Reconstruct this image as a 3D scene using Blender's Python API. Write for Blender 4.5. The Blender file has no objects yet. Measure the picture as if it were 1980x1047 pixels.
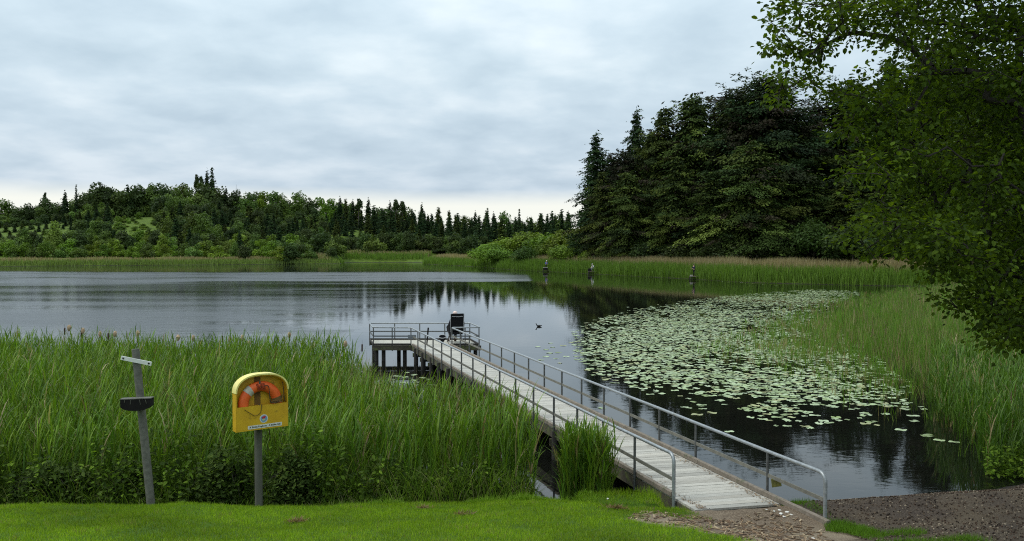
import bpy, math, random
import numpy as np
from mathutils import Vector, Matrix, noise as mnoise

rng = np.random.default_rng(7)
random.seed(7)
PI = math.pi
R = math.radians
scene = bpy.context.scene
COL = scene.collection

# ------------------------------------------------------------------ camera
F = 1650.0
PITCH = math.atan(48.5 / F)
CAM = np.array([0.0, 0.0, 4.9])
CP, SP = math.cos(PITCH), math.sin(PITCH)
cam_data = bpy.data.cameras.new('camera')
cam_data.sensor_width = 36
cam_data.lens = 36 * F / 1980
cam_data.clip_start = 0.1
cam_data.clip_end = 20000
cam = bpy.data.objects.new('camera', cam_data)
COL.objects.link(cam)
cam.location = CAM
cam.rotation_euler = (PI / 2 - PITCH, 0, 0)
scene.camera = cam


def ray(px, py):
    x = (px - 990) / F
    v = (523.5 - py) / F
    return np.array([x, CP + v * SP, -SP + v * CP])


def at_z(px, py, z=0.0):
    r = ray(px, py)
    return CAM + r * ((z - CAM[2]) / r[2])


def at_d(px, py, d):
    r = ray(px, py)
    return CAM + r * (d / r[1])


# ------------------------------------------------------------------ materials
def new_mat(name):
    m = bpy.data.materials.new(name)
    m.use_nodes = True
    nt = m.node_tree
    for n in list(nt.nodes):
        nt.nodes.remove(n)
    out = nt.nodes.new('ShaderNodeOutputMaterial')
    return m, nt, out


def N(nt, t, **kw):
    n = nt.nodes.new(t)
    for k, v in kw.items():
        if k.startswith('i_'):
            n.inputs[k[2:].replace('_', ' ')].default_value = v
        else:
            setattr(n, k, v)
    return n


def L(nt, a, b):
    nt.links.new(a, b)


def ramp(nt, fac, stops):
    r = N(nt, 'ShaderNodeValToRGB')
    el = r.color_ramp.elements
    while len(el) < len(stops):
        el.new(0.5)
    for e, (p, c) in zip(el, stops):
        e.position = p
        e.color = (c[0], c[1], c[2], 1) if len(c) == 3 else c
    L(nt, fac, r.inputs[0])
    return r.outputs[0]


def mixc(nt, fac, a, b, mode='MIX'):
    m = N(nt, 'ShaderNodeMix', data_type='RGBA', blend_type=mode)
    for i, v in ((0, fac), (6, a), (7, b)):
        if hasattr(v, 'is_output') or isinstance(v, bpy.types.NodeSocket):
            L(nt, v, m.inputs[i])
        else:
            m.inputs[i].default_value = v if i == 0 else (v[0], v[1], v[2], 1)
    return m.outputs[2]


def noise_tex(nt, vec, scale, detail=4, rough=0.55, dist=0.0):
    n = N(nt, 'ShaderNodeTexNoise')
    n.inputs['Scale'].default_value = scale
    n.inputs['Detail'].default_value = detail
    n.inputs['Roughness'].default_value = rough
    n.inputs['Distortion'].default_value = dist
    if vec is not None:
        L(nt, vec, n.inputs['Vector'])
    return n.outputs[0]


def leaf_mat(name, trans=0.3, rough=0.5, spec=0.25, tcol=(1.15, 1.25, 0.5), vary=0.0):
    """foliage: the colour of every blade or leaf sits in the 'tint' attribute"""
    m, nt, out = new_mat(name)
    a = N(nt, 'ShaderNodeAttribute', attribute_name='tint')
    colr = a.outputs['Color']
    if vary:
        oi = N(nt, 'ShaderNodeObjectInfo')
        hsv = N(nt, 'ShaderNodeHueSaturation')
        mh = N(nt, 'ShaderNodeMapRange')
        L(nt, oi.outputs['Random'], mh.inputs[0])
        mh.inputs[3].default_value = 0.5 - 0.025 * vary
        mh.inputs[4].default_value = 0.5 + 0.02 * vary
        mv = N(nt, 'ShaderNodeMapRange')
        mul = N(nt, 'ShaderNodeMath', operation='MULTIPLY')
        mul.inputs[1].default_value = 7.31
        fr = N(nt, 'ShaderNodeMath', operation='FRACT')
        L(nt, oi.outputs['Random'], mul.inputs[0])
        L(nt, mul.outputs[0], fr.inputs[0])
        L(nt, fr.outputs[0], mv.inputs[0])
        mv.inputs[3].default_value = 1 - 0.3 * vary
        mv.inputs[4].default_value = 1 + 0.35 * vary
        L(nt, mh.outputs[0], hsv.inputs['Hue'])
        L(nt, mv.outputs[0], hsv.inputs['Value'])
        L(nt, colr, hsv.inputs['Color'])
        colr = hsv.outputs[0]
    p = N(nt, 'ShaderNodeBsdfPrincipled')
    p.inputs['Roughness'].default_value = rough
    p.inputs['Specular IOR Level'].default_value = spec
    L(nt, colr, p.inputs['Base Color'])
    if trans > 0:
        t = N(nt, 'ShaderNodeBsdfTranslucent')
        L(nt, mixc(nt, 1.0, colr, tcol, 'MULTIPLY'), t.inputs['Color'])
        mx = N(nt, 'ShaderNodeMixShader')
        mx.inputs[0].default_value = trans
        L(nt, p.outputs[0], mx.inputs[1])
        L(nt, t.outputs[0], mx.inputs[2])
        L(nt, mx.outputs[0], out.inputs[0])
    else:
        L(nt, p.outputs[0], out.inputs[0])
    return m


def solid(name, c1, c2=None, scale=8, rough=0.6, metal=0.0, bump=0.15, spec=0.4, stretch=(1, 1, 1), tint=False, c3=None, c3scale=3.0, c3lo=0.55, c3hi=0.7):
    m, nt, out = new_mat(name)
    p = N(nt, 'ShaderNodeBsdfPrincipled')
    tc = N(nt, 'ShaderNodeTexCoord')
    mp = N(nt, 'ShaderNodeMapping')
    mp.inputs['Scale'].default_value = stretch
    L(nt, tc.outputs['Object'], mp.inputs[0])
    nz = noise_tex(nt, mp.outputs[0], scale, 6, 0.6)
    c2 = c2 or tuple(v * 0.7 for v in c1)
    c = ramp(nt, nz, [(0.3, c2), (0.7, c1)])
    if c3:
        nz3 = noise_tex(nt, tc.outputs['Object'], c3scale, 5, 0.6)
        f3 = ramp(nt, nz3, [(c3lo, (0, 0, 0)), (c3hi, (1, 1, 1))])
        c = mixc(nt, f3, c, c3)
    if tint:
        a = N(nt, 'ShaderNodeAttribute', attribute_name='tint')
        c = mixc(nt, 1.0, c, a.outputs['Color'], 'MULTIPLY')
    L(nt, c, p.inputs['Base Color'])
    p.inputs['Roughness'].default_value = rough
    p.inputs['Metallic'].default_value = metal
    p.inputs['Specular IOR Level'].default_value = spec
    if bump:
        b = N(nt, 'ShaderNodeBump')
        b.inputs['Strength'].default_value = bump
        b.inputs['Distance'].default_value = 0.01
        L(nt, nz, b.inputs['Height'])
        L(nt, b.outputs[0], p.inputs['Normal'])
    L(nt, p.outputs[0], out.inputs[0])
    return m


M = {}
M['reed'] = leaf_mat('reed_leaf', 0.3, 0.5, 0.25)
M['grass'] = leaf_mat('lawn_blade', 0.35, 0.55, 0.2)
M['weed'] = leaf_mat('weed_leaf', 0.35, 0.65, 0.1)
M['tree'] = leaf_mat('tree_leaf', 0.25, 0.6, 0.15, vary=0.8)
M['conifer'] = leaf_mat('conifer_needles', 0.12, 0.7, 0.08, vary=0.5)
M['beech'] = leaf_mat('beech_leaf', 0.48, 0.6, 0.12, tcol=(1.7, 1.6, 0.4))
M['bark'] = solid('bark', (0.10, 0.085, 0.07), (0.05, 0.042, 0.035), 6, 0.9, stretch=(1, 1, 0.2), bump=0.5)
M['twig'] = solid('twig_bark', (0.034, 0.027, 0.021), (0.02, 0.016, 0.013), 12, 0.9, bump=0.2)
M['galv'] = solid('galvanised_tube', (0.40, 0.42, 0.43), (0.24, 0.255, 0.26), 14, 0.45, 0.5, 0.05, 0.5, c3=(0.30, 0.30, 0.27), c3scale=5)
M['post_steel'] = solid('weathered_steel', (0.15, 0.155, 0.15), (0.09, 0.09, 0.088), 14, 0.55, 0.4, 0.08)
M['midrail'] = solid('weathered_rail_timber', (0.20, 0.19, 0.155), (0.12, 0.115, 0.095), 8, 0.75, 0, 0.2, stretch=(1, 1, 1))
M['kerb'] = solid('kerb_timber', (0.26, 0.215, 0.17), (0.15, 0.125, 0.095), 9, 0.85, 0, 0.3, c3=(0.10, 0.11, 0.06), c3scale=4)
M['plank'] = solid('deck_timber', (0.56, 0.54, 0.485), (0.38, 0.36, 0.31), 5, 0.75, 0, 0.25, stretch=(1.2, 9, 1), tint=True, c3=(0.36, 0.31, 0.22), c3scale=1.6, c3lo=0.6, c3hi=0.8)
M['pile'] = solid('dark_pile_timber', (0.045, 0.04, 0.034), (0.022, 0.02, 0.017), 7, 0.9, 0, 0.4, stretch=(1, 1, 0.3))
M['beam'] = solid('mossy_beam', (0.10, 0.085, 0.06), (0.05, 0.045, 0.03), 6, 0.9, 0, 0.3, c3=(0.11, 0.13, 0.04), c3scale=5, c3lo=0.5, c3hi=0.62)
M['yellow'] = solid('stained_yellow_plastic', (0.66, 0.40, 0.018), (0.52, 0.29, 0.015), 5, 0.42, 0, 0.03, 0.4, c3=(0.14, 0.09, 0.02), c3scale=6.5, c3lo=0.60, c3hi=0.80)
M['yellow_pale'] = solid('sunlit_yellow_plastic', (0.85, 0.78, 0.32), (0.75, 0.62, 0.14), 6, 0.45, 0, 0.03, 0.4)  # paler copy of the housing yellow: light on the hood rim put into colour
M['stain'] = solid('rust_stain', (0.12, 0.06, 0.015), (0.20, 0.11, 0.02), 10, 0.8)
M['orange'] = solid('orange_plastic', (0.86, 0.15, 0.025), (0.72, 0.10, 0.018), 10, 0.5, 0, 0.05)
M['silver'] = solid('grey_tape', (0.50, 0.47, 0.38), (0.36, 0.34, 0.28), 15, 0.45)
M['rope'] = solid('tan_rope', (0.22, 0.13, 0.035), (0.10, 0.06, 0.02), 60, 0.9)
M['rope_red'] = solid('red_rope', (0.42, 0.06, 0.015), (0.2, 0.03, 0.01), 60, 0.9)
M['rope_dark'] = solid('dark_rope', (0.06, 0.045, 0.02), (0.03, 0.02, 0.01), 60, 0.9)
M['postwood'] = solid('grey_post_timber', (0.125, 0.12, 0.095), (0.065, 0.065, 0.05), 8, 0.88, 0, 0.4, stretch=(1, 1, 0.15))
M['postmetal'] = solid('grey_lichen_post', (0.155, 0.15, 0.125), (0.075, 0.074, 0.06), 13, 0.8, 0, 0.3, c3=(0.10, 0.11, 0.08), c3scale=5)
M['white'] = solid('white_plastic', (0.72, 0.72, 0.68), (0.56, 0.56, 0.52), 10, 0.5, 0, 0.03)
M['black'] = solid('black_plastic', (0.014, 0.012, 0.011), (0.008, 0.007, 0.007), 9, 0.75, 0, 0.1, 0.15)
M['ink'] = solid('black_print', (0.015, 0.015, 0.015), rough=0.7, bump=0)
M['blue_print'] = solid('blue_print', (0.18, 0.33, 0.52), (0.15, 0.28, 0.46), rough=0.5, bump=0)
M['red_print'] = solid('red_print', (0.55, 0.03, 0.06), rough=0.5, bump=0)
M['green_print'] = solid('pale_green_print', (0.55, 0.62, 0.30), rough=0.5, bump=0)
M['fabric'] = solid('black_canvas', (0.012, 0.012, 0.014), (0.008, 0.008, 0.009), 30, 0.9, 0, 0.1, 0.15)
M['piping'] = solid('pale_piping', (0.45, 0.45, 0.45), (0.35, 0.35, 0.35), 20, 0.6)
M['skin'] = solid('skin', (0.62, 0.36, 0.27), (0.56, 0.31, 0.23), 9, 0.5, 0, 0.02)
M['cap_pale'] = solid('pale_pink_cap', (0.80, 0.62, 0.56), (0.72, 0.54, 0.48), 9, 0.7, 0, 0.02)
M['cap_white'] = solid('white_cloth_cap', (0.75, 0.75, 0.74), (0.65, 0.65, 0.64), 9, 0.8, 0, 0.02)
M['hair'] = solid('dark_hair', (0.03, 0.02, 0.015), (0.018, 0.012, 0.01), 30, 0.6)
M['cloth_blue'] = solid('blue_jacket_cloth', (0.075, 0.12, 0.36), (0.05, 0.085, 0.27), 12, 0.85)
M['cloth_white'] = solid('white_shirt_cloth', (0.74, 0.75, 0.77), (0.60, 0.61, 0.64), 12, 0.85)
M['cloth_navy'] = solid('navy_jacket_cloth', (0.018, 0.022, 0.045), (0.012, 0.014, 0.03), 12, 0.85)
M['cloth_dark'] = solid('dark_trouser_cloth', (0.022, 0.022, 0.024), (0.014, 0.014, 0.015), 12, 0.9)
M['cloth_denim'] = solid('grey_trouser_cloth', (0.16, 0.18, 0.2), (0.11, 0.12, 0.14), 12, 0.9)
M['boots'] = solid('brown_boots', (0.07, 0.035, 0.02), (0.04, 0.02, 0.012), 12, 0.6)
M['duck'] = solid('dark_feathers', (0.014, 0.013, 0.013), (0.009, 0.009, 0.009), 20, 0.7)
M['bill'] = solid('duck_bill', (0.12, 0.08, 0.03), rough=0.5)
M['seed_brown'] = solid('brown_seed_head', (0.065, 0.032, 0.015), (0.04, 0.02, 0.01), 40, 0.9)
M['seed_fluff'] = solid('fluffy_seed_head', (0.46, 0.34, 0.22), (0.30, 0.20, 0.12), 40, 0.95)
M['scrap'] = solid('white_scrap', (0.78, 0.76, 0.70), (0.64, 0.61, 0.55), 25, 0.7)
M['stone'] = solid('pale_stone', (0.40, 0.38, 0.34), (0.28, 0.26, 0.23), 25, 0.8)
M['pad_mat'] = None


# ------------------------------------------------------------------ mesh helpers
class MB:
    def __init__(self):
        self.v, self.f = [], []

    def add(self, vs, fs):
        o = len(self.v)
        self.v += [tuple(map(float, p)) for p in vs]
        self.f += [tuple(i + o for i in f) for f in fs]

    def box(self, c, s, rot=None):
        hx, hy, hz = s[0] / 2, s[1] / 2, s[2] / 2
        P = [Vector((x, y, z)) for x in (-hx, hx) for y in (-hy, hy) for z in (-hz, hz)]
        if rot is not None:
            P = [rot @ p for p in P]
        c = Vector(c)
        self.add([p + c for p in P], [(0, 1, 3, 2), (4, 6, 7, 5), (0, 4, 5, 1), (2, 3, 7, 6), (0, 2, 6, 4), (1, 5, 7, 3)])

    def bar(self, p0, p1, w, h, up=(0, 0, 1), bev=0.0):
        """rectangular bar, w across, h along up"""
        p0, p1, up = Vector(p0), Vector(p1), Vector(up)
        t = (p1 - p0).normalized()
        s = t.cross(up).normalized()
        u = s.cross(t).normalized()
        if bev:
            prof = [(-w / 2 + bev, -h / 2), (w / 2 - bev, -h / 2), (w / 2, -h / 2 + bev), (w / 2, h / 2 - bev), (w / 2 - bev, h / 2), (-w / 2 + bev, h / 2), (-w / 2, h / 2 - bev), (-w / 2, -h / 2 + bev)]
        else:
            prof = [(-w / 2, -h / 2), (w / 2, -h / 2), (w / 2, h / 2), (-w / 2, h / 2)]
        n = len(prof)
        vs = [p0 + s * a + u * b for a, b in prof] + [p1 + s * a + u * b for a, b in prof]
        fs = [(i, (i + 1) % n, n + (i + 1) % n, n + i) for i in range(n)]
        fs += [tuple(range(n - 1, -1, -1)), tuple(range(n, 2 * n))]
        self.add(vs, fs)

    def tube(self, pts, r, n=8, cap=True):
        pts = [Vector(p) for p in pts]
        rs = r if isinstance(r, (list, tuple)) else [r] * len(pts)
        vs, fs = [], []
        ref = None
        for i, p in enumerate(pts):
            t = (pts[min(i + 1, len(pts) - 1)] - pts[max(i - 1, 0)]).normalized()
            if ref is None:
                ref = Vector((0, 0, 1)) if abs(t.z) < 0.9 else Vector((1, 0, 0))
            a = (ref - t * ref.dot(t)).normalized()
            b = t.cross(a)
            ref = a
            for k in range(n):
                q = 2 * PI * k / n
                vs.append(p + (a * math.cos(q) + b * math.sin(q)) * rs[i])
        m = len(pts)
        for i in range(m - 1):
            for k in range(n):
                fs.append((i * n + k, i * n + (k + 1) % n, (i + 1) * n + (k + 1) % n, (i + 1) * n + k))
        if cap:
            fs.append(tuple(range(n - 1, -1, -1)))
            fs.append(tuple(range((m - 1) * n, m * n)))
        self.add(vs, fs)

    def ball(self, c, r, nu=10, nv=7, rot=None):
        rx, ry, rz = r if isinstance(r, (tuple, list)) else (r, r, r)
        vs, fs = [], []
        for j in range(nv + 1):
            th = PI * j / nv
            for i in range(nu):
                ph = 2 * PI * i / nu
                p = Vector((rx * math.sin(th) * math.cos(ph), ry * math.sin(th) * math.sin(ph), rz * math.cos(th)))
                if rot is not None:
                    p = rot @ p
                vs.append(p + Vector(c))
        for j in range(nv):
            for i in range(nu):
                fs.append((j * nu + i, (j + 1) * nu + i, (j + 1) * nu + (i + 1) % nu, j * nu + (i + 1) % nu))
        self.add(vs, fs)

    def prism(self, outline, mapf, d0, d1):
        """outline: list of (a, b); mapf(a, b, depth) -> point"""
        n = len(outline)
        vs = [mapf(a, b, d0) for a, b in outline] + [mapf(a, b, d1) for a, b in outline]
        fs = [(i, (i + 1) % n, n + (i + 1) % n, n + i) for i in range(n)]
        fs += [tuple(range(n - 1, -1, -1)), tuple(range(n, 2 * n))]
        self.add(vs, fs)

    def build(self, name, mat, parent=None, smooth=True, world=False, tint=None):
        me = bpy.data.meshes.new(name)
        v = self.v
        if world and parent is not None:
            o = parent.location
            v = [(p[0] - o.x, p[1] - o.y, p[2] - o.z) for p in v]
        me.from_pydata(v, [], self.f)
        me.validate()
        me.materials.append(mat)
        ob = bpy.data.objects.new(name, me)
        COL.objects.link(ob)
        if parent is not None:
            ob.parent = parent
        if tint is not None:
            at = me.attributes.new('tint', 'FLOAT_COLOR', 'POINT')
            at.data.foreach_set('color', np.asarray(tint, np.float32).ravel())
        if smooth:
            smooth_by_angle(me)
        return ob




def smooth_by_angle(me, ang=R(40)):
    import bmesh
    bm = bmesh.new()
    bm.from_mesh(me)
    bmesh.ops.recalc_face_normals(bm, faces=bm.faces)
    for f in bm.faces:
        f.smooth = True
    for e in bm.edges:
        if len(e.link_faces) == 2:
            e.smooth = e.calc_face_angle(0) < ang
    bm.to_mesh(me)
    bm.free()


def np_mesh(name, V, Q, mat, tint=None, parent=None, smooth=False, link=True):
    """V (n,3); Q (m,k) faces; tint (n,3)"""
    me = bpy.data.meshes.new(name)
    V = np.asarray(V, np.float32)
    Q = np.asarray(Q, np.int32)
    k = Q.shape[1]
    me.vertices.add(len(V))
    me.vertices.foreach_set('co', V.ravel())
    me.loops.add(Q.size)
    me.loops.foreach_set('vertex_index', Q.ravel())
    me.polygons.add(len(Q))
    me.polygons.foreach_set('loop_start', np.arange(0, Q.size, k, dtype=np.int32))
    me.polygons.foreach_set('use_smooth', np.full(len(Q), smooth))
    if tint is not None:
        at = me.attributes.new('tint', 'FLOAT_COLOR', 'POINT')
        c = np.ones((len(V), 4), np.float32)
        c[:, :3] = tint
        at.data.foreach_set('color', c.ravel())
    me.materials.append(mat)
    me.update(calc_edges=True)
    if not link:
        return me
    ob = bpy.data.objects.new(name, me)
    COL.objects.link(ob)
    if parent is not None:
        ob.parent = parent
    return ob


def empty(name, loc, rz=0.0):
    o = bpy.data.objects.new(name, None)
    COL.objects.link(o)
    o.location = [float(c) for c in loc]
    o.rotation_euler = (0, 0, rz)
    o.empty_display_size = 0.2
    return o


def tag(o, label=None, cat=None, group=None, kind=None):
    if label:
        o['label'] = label
    if cat:
        o['category'] = cat
    if group:
        o['group'] = group
    if kind:
        o['kind'] = kind
    return o


def copy_tree(o, parent=None):
    c = o.copy()
    COL.objects.link(c)
    c.parent = parent
    for ch in list(o.children):
        copy_tree(ch, c)
    return c


def norm(a):
    return a / np.maximum(np.linalg.norm(a, axis=-1, keepdims=True), 1e-9)


def blades(base, length, width, yaw, lean, bend, segs=3, tint=None, tip_tint=None, face_yaw=None):
    """grass or reed blades: lean = start angle from vertical, bend = extra angle gained to the tip (radians)"""
    n = len(base)
    pts = np.zeros((n, segs + 1, 3))
    pts[:, 0] = base
    dirh = np.stack([np.cos(yaw), np.sin(yaw), np.zeros(n)], 1)
    for k in range(segs):
        a = lean + bend * ((k + 0.5) / segs) ** 1.3
        step = (length / segs)[:, None] * (dirh * np.sin(a)[:, None] + np.array([0, 0, 1.0]) * np.cos(a)[:, None])
        pts[:, k + 1] = pts[:, k] + step
    fy = yaw + PI / 2 if face_yaw is None else face_yaw
    side = np.stack([np.cos(fy), np.sin(fy), np.zeros(n)], 1)
    t = np.linspace(0, 1, segs + 1)
    prof = np.where(t < 0.35, 0.75 + 0.25 * t / 0.35, 1 - ((t - 0.35) / 0.65) ** 1.6)
    prof[-1] = 0.04
    w = width[:, None] * prof[None] * 0.5
    V = np.stack([pts - side[:, None] * w[..., None], pts + side[:, None] * w[..., None]], 2)
    V = V.reshape(n, (segs + 1) * 2, 3)
    q = np.array([[2 * k, 2 * k + 1, 2 * k + 3, 2 * k + 2] for k in range(segs)])
    Q = (np.arange(n) * (segs + 1) * 2)[:, None, None] + q[None]
    T = None
    if tint is not None:
        T = np.repeat(tint[:, None], segs + 1, 1)
        if tip_tint is not None:
            f = (t ** 1.5)[None, :, None]
            T = T * (1 - f) + tip_tint[:, None] * f
        T = np.repeat(T, 2, 1).reshape(n, segs + 1, 2, 3).reshape(-1, 3)
    return V.reshape(-1, 3), Q.reshape(-1, 4), T


def join(parts):
    Vs, Qs, Ts, o = [], [], [], 0
    for V, Q, T in parts:
        Vs.append(V)
        Qs.append(Q + o)
        Ts.append(T)
        o += len(V)
    return np.concatenate(Vs), np.concatenate(Qs), np.concatenate(Ts)


def cards(C, A, Nn, Ln, W, tint):
    """flat leafy cards (a kite of four corners)"""
    A = norm(A)
    S = norm(np.cross(Nn, A))
    h = (Ln / 2)[:, None]
    w = (W / 2)[:, None]
    V = np.stack([C - A * h, C + S * w + A * h * 0.15, C + A * h, C - S * w + A * h * 0.15], 1).reshape(-1, 3)
    Q = np.arange(len(C) * 4).reshape(-1, 4)
    return V, Q, np.repeat(tint, 4, 0)


def leaves(C, A, Nn, Ln, W, tint):
    """ovate leaves folded along the midrib: six corners, two quads"""
    A = norm(A)
    S = norm(np.cross(Nn, A))
    U = np.cross(A, S)
    l, w = Ln[:, None], W[:, None] / 2
    f = 0.28
    p = [C, C + A * l * 0.3 + S * w + U * w * f, C + A * l * 0.68 + S * w * 0.85 + U * w * f, C + A * l - U * l * 0.06,
         C + A * l * 0.68 - S * w * 0.85 + U * w * f, C + A * l * 0.3 - S * w + U * w * f]
    V = np.stack(p, 1).reshape(-1, 3)
    b = (np.arange(len(C)) * 6)[:, None, None]
    Q = (b + np.array([[0, 1, 2, 3], [0, 3, 4, 5]])[None]).reshape(-1, 4)
    return V, Q, np.repeat(tint, 6, 0)


def rand_dirs(n):
    return norm(rng.normal(size=(n, 3)))


def pick(cols, n, p=None, jit=0.2):
    cols = np.array(cols, float)
    c = cols[rng.choice(len(cols), n, p=p)]
    return c * (1 + rng.normal(0, jit, (n, 1))).clip(0.4, 1.8)


def in_poly(P, poly):
    x, y = P[:, 0], P[:, 1]
    ins = np.zeros(len(P), bool)
    n = len(poly)
    for i in range(n):
        x0, y0 = poly[i]
        x1, y1 = poly[(i + 1) % n]
        c = ((y0 > y) != (y1 > y)) & (x < (x1 - x0) * (y - y0) / (y1 - y0 + 1e-12) + x0)
        ins ^= c
    return ins


def dist_poly(P, poly):
    d = np.full(len(P), 1e9)
    n = len(poly)
    for i in range(n):
        a = np.array(poly[i], float)
        b = np.array(poly[(i + 1) % n], float)
        ab = b - a
        t = (((P - a) @ ab) / (ab @ ab)).clip(0, 1)
        d = np.minimum(d, np.linalg.norm(P - (a + t[:, None] * ab), axis=1))
    return d


def scatter(poly, n):
    poly = np.array(poly)
    lo, hi = poly.min(0), poly.max(0)
    out = []
    tot = 0
    while tot < n:
        P = lo + rng.random((n * 2 + 50, 2)) * (hi - lo)
        P = P[in_poly(P, poly)]
        out.append(P)
        tot += len(P)
    return np.concatenate(out)[:n]


def vnoise(P, scale, seed=0.0):
    return np.array([mnoise.noise(Vector((p[0] * scale + seed, p[1] * scale - seed, seed * 0.37))) for p in P])


def sstep(x, a, b):
    t = ((x - a) / (b - a)).clip(0, 1)
    return t * t * (3 - 2 * t)


# ------------------------------------------------------------------ terrain
LAKE = [(-230, 15.2), (-60, 15.2), (-8, 15.2), (0.2, 15.9), (1.2, 15.9), (2.2, 15.1), (3.3, 15.4), (4.2, 16.0), (5.4, 16.1), (7.2, 16.45), (9.6, 16.9), (12, 18.2), (17, 23),
        (30, 38), (46, 62), (60, 86), (62, 100), (45, 103), (31, 112), (26, 124), (14, 146), (6.4, 160), (-3, 178), (-8, 196), (-17, 212), (-23, 224), (-25, 246),
        (-50, 250), (-46, 229), (-80, 214), (-121, 199), (-190, 180), (-230, 100)]
LAKE_A = np.array(LAKE)


def lawn_z(y, x):
    y0 = 13.9 + 0.16 * np.sin(x * 0.9 + 1.0) + 0.09 * np.sin(x * 2.3) + 0.05 * np.sin(x * 5.1 + 2) - 1.25 * sstep(x, 2.2, 3.8)
    return 0.70 + 0.187 * np.maximum(y0 - np.maximum(y, -2), 0)


def ground_z(P):
    x, y = P[:, 0], P[:, 1]
    ins = in_poly(P, LAKE_A)
    d = dist_poly(P, LAKE_A)
    near = sstep(-y, -45, -25)
    # far banks
    zf = 0.25 * (1 - np.exp(-d / 1.5)) + 0.5 * (1 - np.exp(-d / 8.0)) + np.minimum(d * 0.03, 2.2)
    hill = 9.5 * np.exp(-((x + 132) / 85.0) ** 2) * sstep(y, 226, 335) + 3.5 * sstep(y, 235, 330)
    zf = zf + hill * (y > 200)
    # near bank: straight profile down to the water
    zl = lawn_z(y, x)
    zn = np.minimum(zl, 0.72 * (d / 2.2).clip(0, 1) + 0.187 * np.maximum(13.9 + 0.16 * np.sin(x * 0.9 + 1.0) + 0.09 * np.sin(x * 2.3) - y, 0))
    zn = zn + 0.012 * sstep(x, 2.4, 2.9) * (1 - sstep(y, 13.3, 13.8)) - 0.06 * sstep(x, 2.6, 3.0) * (1 - sstep(x, 4.6, 5.0)) * sstep(y, 13.7, 14.1) * (1 - sstep(y, 14.6, 15.0))
    # mound of turf where the grass meets the jetty
    mound = 0.74 * np.exp(-((np.maximum(np.abs(x - 1.75) - 0.55, 0) / 0.35) ** 2 + (np.maximum(y - 14.15, 0) / 0.32) ** 2))
    zn = np.where(y > 13.6, np.maximum(zn, mound), zn)
    zo = zn * near + zf * (1 - near)
    zi = -np.minimum(0.9, 0.18 * d)
    z = np.where(ins, zi, zo)
    return z


def gz(x, y):
    return float(ground_z(np.array([[x, y]], float))[0])


rad = np.concatenate([np.arange(2, 19, 0.11), 19 * 1.03 ** np.arange(0, 100)])
rad = np.concatenate([[0.0], rad[rad < 330], np.array([350, 380, 420, 480, 600, 900, 1500, 3000, 6000])])
ang = np.concatenate([np.arange(-60, 60.01, 0.3), np.arange(66, 300, 6)])
AA, RR = np.meshgrid(np.radians(ang), rad)
GP = np.stack([(RR * np.sin(AA)).ravel(), (RR * np.cos(AA)).ravel()], 1)
gzv = ground_z(GP)
wob = np.array([mnoise.noise(Vector((p[0] * 0.8, p[1] * 0.8, 0))) * 0.03 + mnoise.noise(Vector((p[0] * 3.1, p[1] * 3.1, 5))) * 0.012 for p in GP])
gzv = gzv + wob * np.where(GP[:, 1] < 14.5, 1, 0.6)
nr, na = len(rad), len(ang)
qi = np.arange((nr - 1) * na).reshape(nr - 1, na)
GQ = np.stack([qi, np.roll(qi, -1, 1), np.roll(qi, -1, 1) + na, qi + na], 2).reshape(-1, 4)

# dirt and beach masks (1 = bare): the beach on the right and the trodden path to the jetty
def gpx(px, py):
    g = at_z(px, py, 0.9)
    for _ in range(12):
        g = at_z(px, py, gz(g[0], g[1]))
    return (g[0], g[1])


PATH = [(2.7, 14.8), gpx(1325, 984), gpx(1330, 1004), gpx(1250, 990), gpx(1212, 1005), gpx(1290, 1020), gpx(1385, 1036), gpx(1450, 1050), gpx(1480, 1080), (4.2, 7.5), (16, 7.5), (22, 20), (15, 24), (9.8, 18.2), (4.0, 17.2), (3.9, 14.6)]
BEACH = [gpx(1600, 1012), gpx(1640, 1030), gpx(1660, 1050), gpx(1690, 1090), (16, 7.5), (22, 20), (15, 24), (9, 19), (4.5, 18), (4.3, 15.0)]


def soft_mask(P, poly, s):
    d = dist_poly(P, poly)
    return sstep(np.where(in_poly(P, poly), d, -d), -s, s)


msk = np.zeros((len(GP), 3), np.float32)
nearsel = (GP[:, 1] < 30) & (np.abs(GP[:, 0]) < 30)
msk[nearsel, 0] = soft_mask(GP[nearsel], np.array(PATH), 0.45)
msk[nearsel, 1] = soft_mask(GP[nearsel], np.array(BEACH), 0.5)
msk[:, 2] = (GP[:, 1] > 60)

m, nt, out = new_mat('ground_cover')
tc = N(nt, 'ShaderNodeTexCoord')
at = N(nt, 'ShaderNodeAttribute', attribute_name='tint')
sp = N(nt, 'ShaderNodeSeparateColor')
L(nt, at.outputs['Color'], sp.inputs[0])
obv = tc.outputs['Object']
n_big = noise_tex(nt, obv, 0.9, 5)
n_mid = noise_tex(nt, obv, 6, 6, 0.65)
n_fin = noise_tex(nt, obv, 38, 6, 0.7)
n_far = noise_tex(nt, obv, 0.12, 6, 0.65)
n_mot = noise_tex(nt, obv, 1.0, 6, 0.7)
grass = mixc(nt, n_mid, (0.035, 0.075, 0.006), (0.075, 0.15, 0.010))
far_g = ramp(nt, n_mot, [(0.3, (0.030, 0.052, 0.008)), (0.5, (0.075, 0.12, 0.010)), (0.72, (0.125, 0.18, 0.014))])
grass = mixc(nt, sp.outputs[2], grass, far_g)
dirt = ramp(nt, n_fin, [(0.25, (0.05, 0.034, 0.022)), (0.5, (0.17, 0.125, 0.085)), (0.72, (0.36, 0.29, 0.21))])
sand = mixc(nt, ramp(nt, n_big, [(0.45, (0, 0, 0)), (0.62, (1, 1, 1))]), dirt, (0.27, 0.215, 0.15))
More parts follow.
